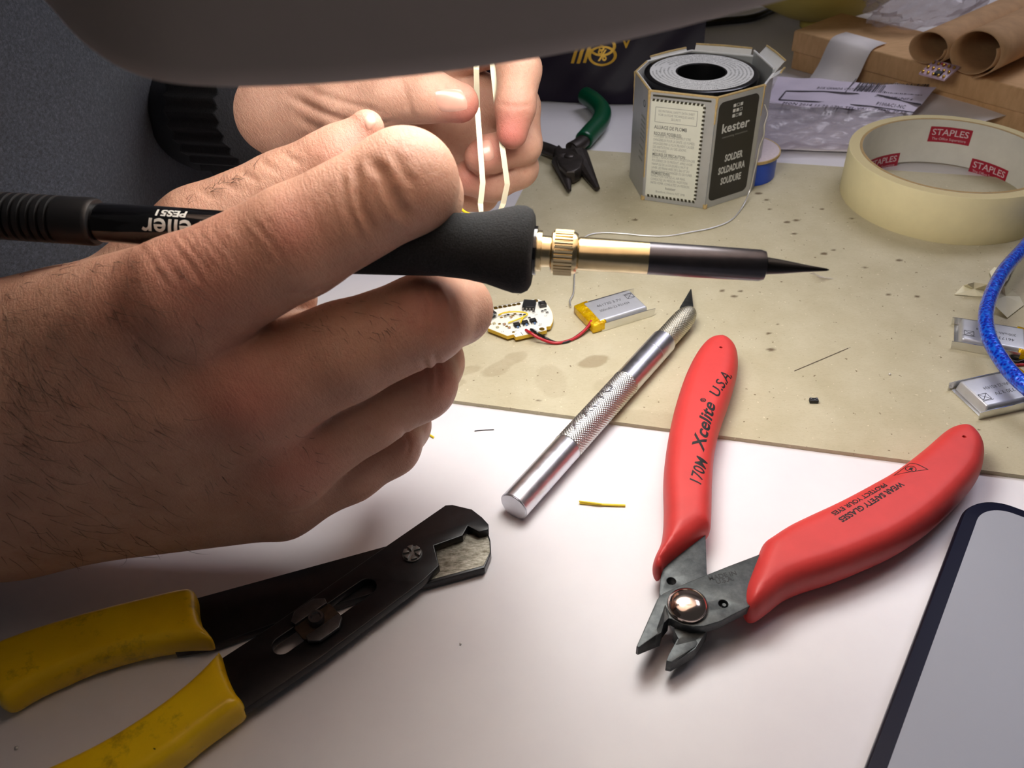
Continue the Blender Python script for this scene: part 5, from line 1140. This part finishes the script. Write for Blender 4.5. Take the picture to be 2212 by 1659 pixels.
# arms and trunk under the shirt (coarse)
TCX, TCY = -28.8, 38.0
def cone(a, ra, b, rb): return (Vector(a), Vector(b), ra, rb)
core = [cone((TCX, TCY, -25), 11.5, (TCX, TCY, 30), 11.0), cone((TCX + 1, TCY - 12, 40), 5, (TCX + 1, TCY + 12, 40), 5), cone((TCX, TCY, 44), 5, (TCX, TCY, 52), 5),
        cone((TCX + 1, TCY - 15, 39), 4.6, (-31, 17, 12), 3.6), cone((-31, 17, 12), 3.4, tuple(Pd(-600, 930, 28.2)), 2.4), cone((TCX + 1, TCY + 15, 39), 4.6, (-21, 58, 11), 2.4), cone((-21, 58, 11), 1.9, tuple(Pd(430, 220, 43.5)), 1.3)]
v_c, f_c = flesh(core, [], .8, 2.0, .1, .1)
v_c = smooth_np(v_c, f_c, 2)

# ---- creases: lines drawn over the skin are pressed into it
bvh_r = BVHTree.FromPolygons([Vector(v) for v in v_r], [tuple(int(i) for i in f_) for f_ in f_r])
bvh_l = BVHTree.FromPolygons([Vector(v) for v in v_l], [tuple(int(i) for i in f_) for f_ in f_l])
def ray(bvh, px, py):
    w = Vector(ROT @ np.array([px - IMG_W / 2, py - IMG_H / 2, FOC])).normalized(); return bvh.ray_cast(Vector((0, 0, CAM_H)), w)
def normals(v, f_):
    n = np.zeros_like(v); c_ = np.cross(v[f_[:, 2]] - v[f_[:, 0]], v[f_[:, 3]] - v[f_[:, 1]])
    for k in range(4): np.add.at(n, f_[:, k], c_)
    return n / np.maximum(np.linalg.norm(n, axis=1), 1e-9)[:, None]
def press(v, f_, bvh, lines):
    n = normals(v, f_); D = np.zeros(len(v))
    for line, depth, width in lines:
        pts = catmull([Vector((x, y, 0)) for x, y in line], 6); hp = [h[0] for h in (ray(bvh, p.x, p.y) for p in pts) if h[0] is not None]
        if len(hp) < 2: continue
        H = np.array(hp); m = ((v > H.min(0) - 3 * width) & (v < H.max(0) + 3 * width)).all(1); q = v[m]; best = np.full(len(q), 1e9); tt = np.zeros(len(q))
        for i in range(len(H) - 1):
            a, d = H[i], H[i + 1] - H[i]; L2 = max(d @ d, 1e-9); t = np.clip((q - a) @ d / L2, 0, 1); dist = np.linalg.norm(q - a - t[:, None] * d, axis=1)
            b_ = dist < best; best = np.where(b_, dist, best); tt = np.where(b_, (i + t) / (len(H) - 1), tt)
        fade = np.clip(np.minimum(tt, 1 - tt) * 6, 0.25, 1); D[m] += depth * fade * (np.exp(-(best / width) ** 2) - .25 * np.exp(-((best - 1.9 * width) / width) ** 2))
    return v - n * D[:, None]
random.seed(5)
cr = [([(772, 352), (770, 400), (782, 450), (808, 505)], .075, .10), ([(800, 345), (828, 378), (842, 412), (866, 452), (880, 470)], .11, .12), ([(742, 372), (745, 420), (760, 470), (785, 520)], .045, .08), ([(852, 330), (870, 370), (895, 400)], .035, .09),
      ([(925, 612), (945, 650), (950, 700), (938, 735)], .06, .10), ([(900, 612), (915, 660), (915, 715)], .045, .08), ([(958, 615), (975, 650), (980, 690)], .05, .09), ([(935, 762), (948, 800), (945, 850)], .05, .08), ([(912, 772), (925, 815), (920, 862)], .04, .07), ([(870, 925), (885, 960), (875, 990)], .03, .07),
      ([(640, 640), (690, 625), (725, 618)], .06, .12)]
for k in range(22):                # fan of skin folds on the web between thumb and index, and over the knuckle
    x0 = 290 + k * 13 + random.uniform(-7, 7); y0 = 522 - (k * 2.6) + random.uniform(-4, 4)
    cr.append(([(x0, y0), (x0 + 22, y0 + 28), (x0 + 52, y0 + 66 + random.uniform(-8, 8)), (x0 + 74, y0 + 100 + random.uniform(-10, 10))], random.uniform(.006, .016), random.uniform(.04, .065)))
for k in range(9):
    x0 = 505 + k * 16; y0 = 815 + k * 2; cr.append(([(x0, y0), (x0 + 14, y0 + 22), (x0 + 18, y0 + 50)], .014, .06))
for k in range(9):
    x0 = 690 + k * 18; y0 = 520 - k * 9; cr.append(([(x0 - 20, y0 - 100), (x0 - 6, y0 - 50), (x0 + 8, y0)], random.uniform(.008, .018), .06))
for k in range(5): cr.append(([(430 + k * 45, 408 - k * 20), (446 + k * 45, 420 - k * 20), (470 + k * 45, 430 - k * 19)], .025, .08))
v_r = press(v_r, f_r, bvh_r, cr)
crl = [([(620, 205), (700, 245), (780, 268), (850, 262)], .10, .12), ([(660, 190), (740, 220), (820, 240)], .05, .10), ([(640, 255), (720, 290), (800, 300)], .05, .12), ([(868, 175), (880, 215), (895, 262)], .03, .1), ([(1075, 222), (1110, 230), (1150, 225)], .03, .08), ([(1020, 372), (1070, 378), (1120, 362)], .06, .1), ([(1085, 120), (1120, 128), (1158, 122)], .03, .08)]
v_l = press(v_l, f_l, bvh_l, crl)
# ---- knuckle redness as an attribute of the skin
def redness(v, spots):
    a = np.zeros(len(v))
    for p, r, w in spots: a = np.maximum(a, w * np.exp(-((np.linalg.norm(v - np.array(p), axis=1) / r) ** 2)))
    return a
def at_r(px, py): h = ray(bvh_r, px, py); return h[0] if h[0] is not None else Pd(px, py, 20)
def at_l(px, py): h = ray(bvh_l, px, py); return h[0] if h[0] is not None else Pd(px, py, 32)
red_r = redness(v_r, [(at_r(410, 610), 1.6, .45), (at_r(530, 860), 1.4, .6), (at_r(640, 1020), 1.3, .5), (at_r(630, 500), .7, .5), (at_r(930, 660), .9, .5), (at_r(950, 810), .8, .45), (at_r(770, 300), 1.0, .5), (at_r(300, 640), 1.6, .3)])
red_l = redness(v_l, [(at_l(1010, 260), 1.0, 1.0), (at_l(1100, 290), 1.0, 1.0), (at_l(1050, 320), .9, .7), (at_l(1010, 385), .9, .6)])
N = Nodes('skin')
c1 = N.ramp(N.noise(.7, 5, .6), [(.3, (176, 132, 110)), (.7, (198, 155, 132))]); fine = N.noise(6, 5, .65)
c1 = N.mix(N.math('MULTIPLY', N.math('SUBTRACT', fine, .52), 1.4, True), c1, lin((166, 104, 88)))
ra_ = N.n('ShaderNodeAttribute', attribute_name='red'); c1 = N.mix(N.math('MULTIPLY', ra_.outputs['Fac'], .75), c1, lin((180, 92, 84))); N.l(c1, N.b.inputs['Base Color'])
N.b.inputs['Roughness'].default_value = .5; N.b.inputs['Specular IOR Level'].default_value = .45
N.b.inputs['Subsurface Weight'].default_value = .22; N.b.inputs['Subsurface Radius'].default_value = (1, .35, .2); N.b.inputs['Subsurface Scale'].default_value = .0045
fd = (idx_r[1][1] - idx_r[0][0]).normalized()      # skin lines run across the fingers: squeeze the texture along them
dt = N.n('ShaderNodeVectorMath', operation='DOT_PRODUCT'); N.l(N.tc.outputs['Object'], dt.inputs[0]); dt.inputs[1].default_value = fd
sc_ = N.n('ShaderNodeVectorMath', operation='SCALE'); sc_.inputs[0].default_value = fd * 3.2; N.l(dt.outputs['Value'], sc_.inputs['Scale'])
ad = N.n('ShaderNodeVectorMath', operation='ADD'); N.l(N.tc.outputs['Object'], ad.inputs[0]); N.l(sc_.outputs[0], ad.inputs[1])
n1 = N.n('ShaderNodeTexNoise', Scale=330.0, Detail=6.0, Roughness=.68, Distortion=.35); N.l(ad.outputs[0], n1.inputs['Vector'])
vo = N.n('ShaderNodeTexVoronoi', Scale=1050.0, feature='DISTANCE_TO_EDGE'); N.l(N.tc.outputs['Object'], vo.inputs['Vector'])
b1_ = N.bump(N.math('MINIMUM', vo.outputs['Distance'], .14), .45, .06); b2_ = N.bump(n1.outputs['Fac'], .5, .06, b1_); N.bump(N.noise(1.6, 5, .6), .35, .08, b2_); M_SKIN = N.m
allv = np.concatenate([v_r, v_l, v_c]); allf = np.concatenate([f_r, f_l + len(v_r), f_c + len(v_r) + len(v_l)]); red = np.concatenate([red_r, red_l, np.zeros(len(v_c))])
person = thing('person', 'person in a dark grey sweater soldering with both hands at the desk', 'person', (TCX, TCY, -25))
me = np_mesh('body', allv, allf); at = me.attributes.new('red', 'FLOAT', 'POINT'); at.data.foreach_set('value', red.astype(np.float32))
body = link_mesh('body', me, M_SKIN, person)
# ---- nails
M_NAIL = mat('nail', (196, 148, 130), .32, 0, .04, 4, coat=.3)
def nail(bvh, c, ux, uy, m=11, lift=.035):
    """small curved plate on the skin; c centre pixel, ux / uy half axes in pixels"""
    vs, fs = [], []; top = []
    for i in range(m):
        for k in range(m):
            u, v = 2 * k / (m - 1) - 1, 2 * i / (m - 1) - 1
            q = math.sqrt(max(0, 1 - .28 * v * v)); w = math.sqrt(max(0, 1 - .28 * u * u)); h = ray(bvh, c[0] + ux[0] * u * q + uy[0] * v * w, c[1] + ux[1] * u * q + uy[1] * v * w)
            if h[0] is None: return None
            nr_ = h[1] if h[1].dot(Vector((0, 0, CAM_H)) - h[0]) > 0 else -h[1]
            e = max(abs(u), abs(v)); vs.append(h[0] + nr_ * lift * (1 - .9 * e ** 6))
    for i in range(m - 1):
        for k in range(m - 1): q = i * m + k; fs.append((q, q + 1, q + m + 1, q + m))
    return mesh('fingernail', vs, fs, M_NAIL, person)
nail(bvh_l, (975, 217), (32, -3), (8, 24)); nail(bvh_l, (1052, 325), (5, 22), (13, -4)); nail(bvh_r, (800, 262), (5, 14), (11, -10), lift=.02)
# ---- dark hairs on wrist, forearm and fingers
hv, hf = [], []; random.seed(9); cam_p = Vector((0, 0, CAM_H))
def strand(px, py, ln, ang):
    h = ray(bvh_r, px, py)
    if h[0] is None: return
    p, nr_ = h[0], h[1]; nr_ = nr_ if nr_.dot(cam_p - p) > 0 else -nr_
    h2 = ray(bvh_r, px + 12 * math.cos(ang), py + 12 * math.sin(ang))
    if h2[0] is None: t = Vector((1, 0, 0))
    else: t = (h2[0] - p)
    t = (t - nr_ * t.dot(nr_)).normalized(); s_ = nr_.cross(t); bend_ = random.uniform(-.5, .5); path = []
    for k in range(5): u = k / 4; path.append(p + t * ln * u + nr_ * (ln * .32 * u - ln * .22 * u * u) + s_ * bend_ * ln * u * u)
    vs, fs = sweep_data(path, [.005, .005, .004, .003, .001], 3); b0_ = len(hv); hv.extend(vs); hf.extend([tuple(b0_ + i for i in f_) for f_ in fs])
for _ in range(560):
    x = random.uniform(0, 430); y = random.uniform(560, 1220)
    if random.random() < x / 520: continue
    strand(x, y, random.uniform(.3, .85), random.uniform(.2, 1.1) if y < 900 else random.uniform(.1, .7))
for _ in range(34): strand(random.uniform(640, 860), random.uniform(650, 735), random.uniform(.15, .35), random.uniform(.3, 1.0))
for _ in range(36): strand(random.uniform(430, 700), random.uniform(930, 1090), random.uniform(.15, .4), random.uniform(.2, .9))
for _ in range(26):
    t = random.random(); strand(362 + t * 190, 450 - t * 96 + random.uniform(0, 16), random.uniform(.2, .4), random.uniform(-1.2, .2))
o = mesh('arm_hair', hv, hf, mat('dark_hair', (34, 22, 16), .5), person); o['kind'] = 'stuff'
# ---- shirt: trunk, left sleeve with ribbed cuff, right sleeve
N = Nodes('grey_knit'); fz = N.noise(9, 5, .75); N.l(N.ramp(fz, [(.3, (34, 37, 44)), (.55, (62, 66, 75)), (.75, (92, 97, 108))]), N.b.inputs['Base Color']); N.b.inputs['Roughness'].default_value = .95; N.b.inputs['Sheen Weight'].default_value = .2; N.bump(fz, .8, .05); M_KNIT = N.m
M_CUFF = mat('black_knit', (22, 23, 28), .95, 0, .3, 8, .5, 10, .04)
nz_, na = 60, 72; vs, fs = [], []
for i in range(nz_ + 1):
    z = -24.5 + 72 * i / nz_
    for k in range(na):
        q = 2 * math.pi * k / na; wr = 1 + .012 * math.sin(3 * q + z * .25) + .010 * math.sin(7 * q - z * .4) + .006 * math.sin(z * .9 + 5 * q); sh = 1.0 if z < 36 else max(.4, 1 - ((z - 36) / 14) ** 2 * .6)
        vs.append((TCX + 14.0 * wr * sh * math.cos(q), TCY + 16.5 * wr * sh * math.sin(q), z))
for i in range(nz_):
    for k in range(na): k2 = (k + 1) % na; fs.append((i * na + k, i * na + k2, (i + 1) * na + k2, (i + 1) * na + k))
fs += [tuple(range(na))[::-1], tuple(nz_ * na + k for k in range(na))]
shirt = mesh('shirt', vs, fs, M_KNIT, person)
def sleeve(pts, radii, ribs=0):
    path = catmull(pts, 8); n_ = len(path); rr = np.interp(np.linspace(0, 1, n_), np.linspace(0, 1, len(radii)), radii)
    vs, fs = sweep_data(path, list(rr), 48)
    if ribs:
        for i, v in enumerate(vs):
            k = i % 48; c_ = path[i // 48]; vs[i] = c_ + (v - c_) * (1 + .02 * math.sin(i // 48 * 1.3 + k * .3))
    return mesh('sleeve', vs, fs, M_CUFF, shirt)
wr_ = Pd(588, 240, 33.6); w0 = Pd(535, 237, 35.3)
we = Pd(415, 218, 46.0); wl = w0 + (w0 - wr_) * .25
sleeve([(TCX + 2, TCY + 14, 38), (-24, 56, 26), (-21, 58, 11)], [6.5, 5.5, 3.9], 1)
sleeve([(-21.5, 58.8, 10.6), tuple((Vector((-21, 58, 11)) + we) / 2), tuple(we), tuple(wl)], [3.9, 3.2, 2.7, 2.35], 1)
cf_n = 22; vs, fs = [], []; cdir = (wr_ - w0); path = [w0 - cdir * .7 + cdir * 2.05 * k / cf_n for k in range(cf_n + 1)]; vs, fs = sweep_data(path, [2.6 - .2 * k / cf_n for k in range(cf_n + 1)], 96)
for i, v in enumerate(vs):
    c_ = path[i // 96]; vs[i] = c_ + (v - c_) * (1 + .035 * math.sin((i % 96) / 96 * 2 * math.pi * 32))
mesh('ribbed_cuff', vs, fs, M_CUFF, shirt)
sleeve([(TCX + 2, TCY - 14, 38), (-31, 19.5, 24), (-31.5, 17, 12.5), tuple(Pd(-900, 930, 30.0))], [6.5, 6.0, 5.4, 4.4], 1)

# ------------------------------------------------------------------ tweezers in the far hand
tw = thing('tweezers', 'slim bright steel tweezers with bent tips pinched in the far hand', 'tweezers', Pd(1040, 100, 32.4))
M_TW = mat('tweezer_steel', (150, 142, 122), .38, 1.0, .04, 4)
def arm_(pts):
    path = [Pd(*p) for p in pts]; out = []
    for a, b in zip(path, path[1:]): out += [a + (b - a) * k / 4 for k in range(4)]
    out.append(path[-1]); n_ = len(out); vs, fs = [], []
    side = Vector((ROT[0][0], ROT[1][0], ROT[2][0])); dep = Vector((ROT[0][2], ROT[1][2], ROT[2][2]))
    for i, p in enumerate(out):
        w = .095 if i < n_ - 5 else .095 - .045 * (i - n_ + 5) / 4
        for sx, sz in ((-1, -1), (1, -1), (1, 1), (-1, 1)): vs.append(p + side * (w * sx) + dep * (.045 * sz + (0 if sx < 0 else .06)))
    for i in range(n_ - 1):
        for k in range(4): k2 = (k + 1) % 4; fs.append((i * 4 + k, i * 4 + k2, (i + 1) * 4 + k2, (i + 1) * 4 + k))
    fs += [(3, 2, 1, 0), tuple((n_ - 1) * 4 + k for k in range(4))]; return mesh('tweezer_arm', vs, fs, M_TW, tw, smooth=False)
arm_([(1046, -120, 33.4), (1032, 60, 32.5), (1029, 150, 32.05), (1031, 232, 31.95), (1043, 395, 31.2), (1038, 440, 31.0), (1042, 500, 30.6)])
arm_([(1048, -120, 33.4), (1058, 60, 32.6), (1065, 150, 32.1), (1074, 235, 31.9), (1096, 398, 31.2), (1087, 440, 31.0), (1062, 500, 30.6)])
tag(own_origin(tube('yellow_wire', catmull([Pd(1052, 496, 30.6), Pd(1030, 470, 30.8), Pd(1000, 455, 31.2), Pd(988, 430, 31.6), Pd(986, 405, 32)], 5), .05, M_YW, None, n=8)), 'short yellow wire held in the tweezer tips', 'wire')

# ------------------------------------------------------------------ centimetres to metres
done = set()
for o in list(scene.objects):
    if o.type in ('CAMERA', 'LIGHT'): continue
    if o.type == 'MESH' and o.data.name not in done:
        o.data.transform(Matrix.Scale(CM, 4)); done.add(o.data.name)
    o.location = o.location * CM
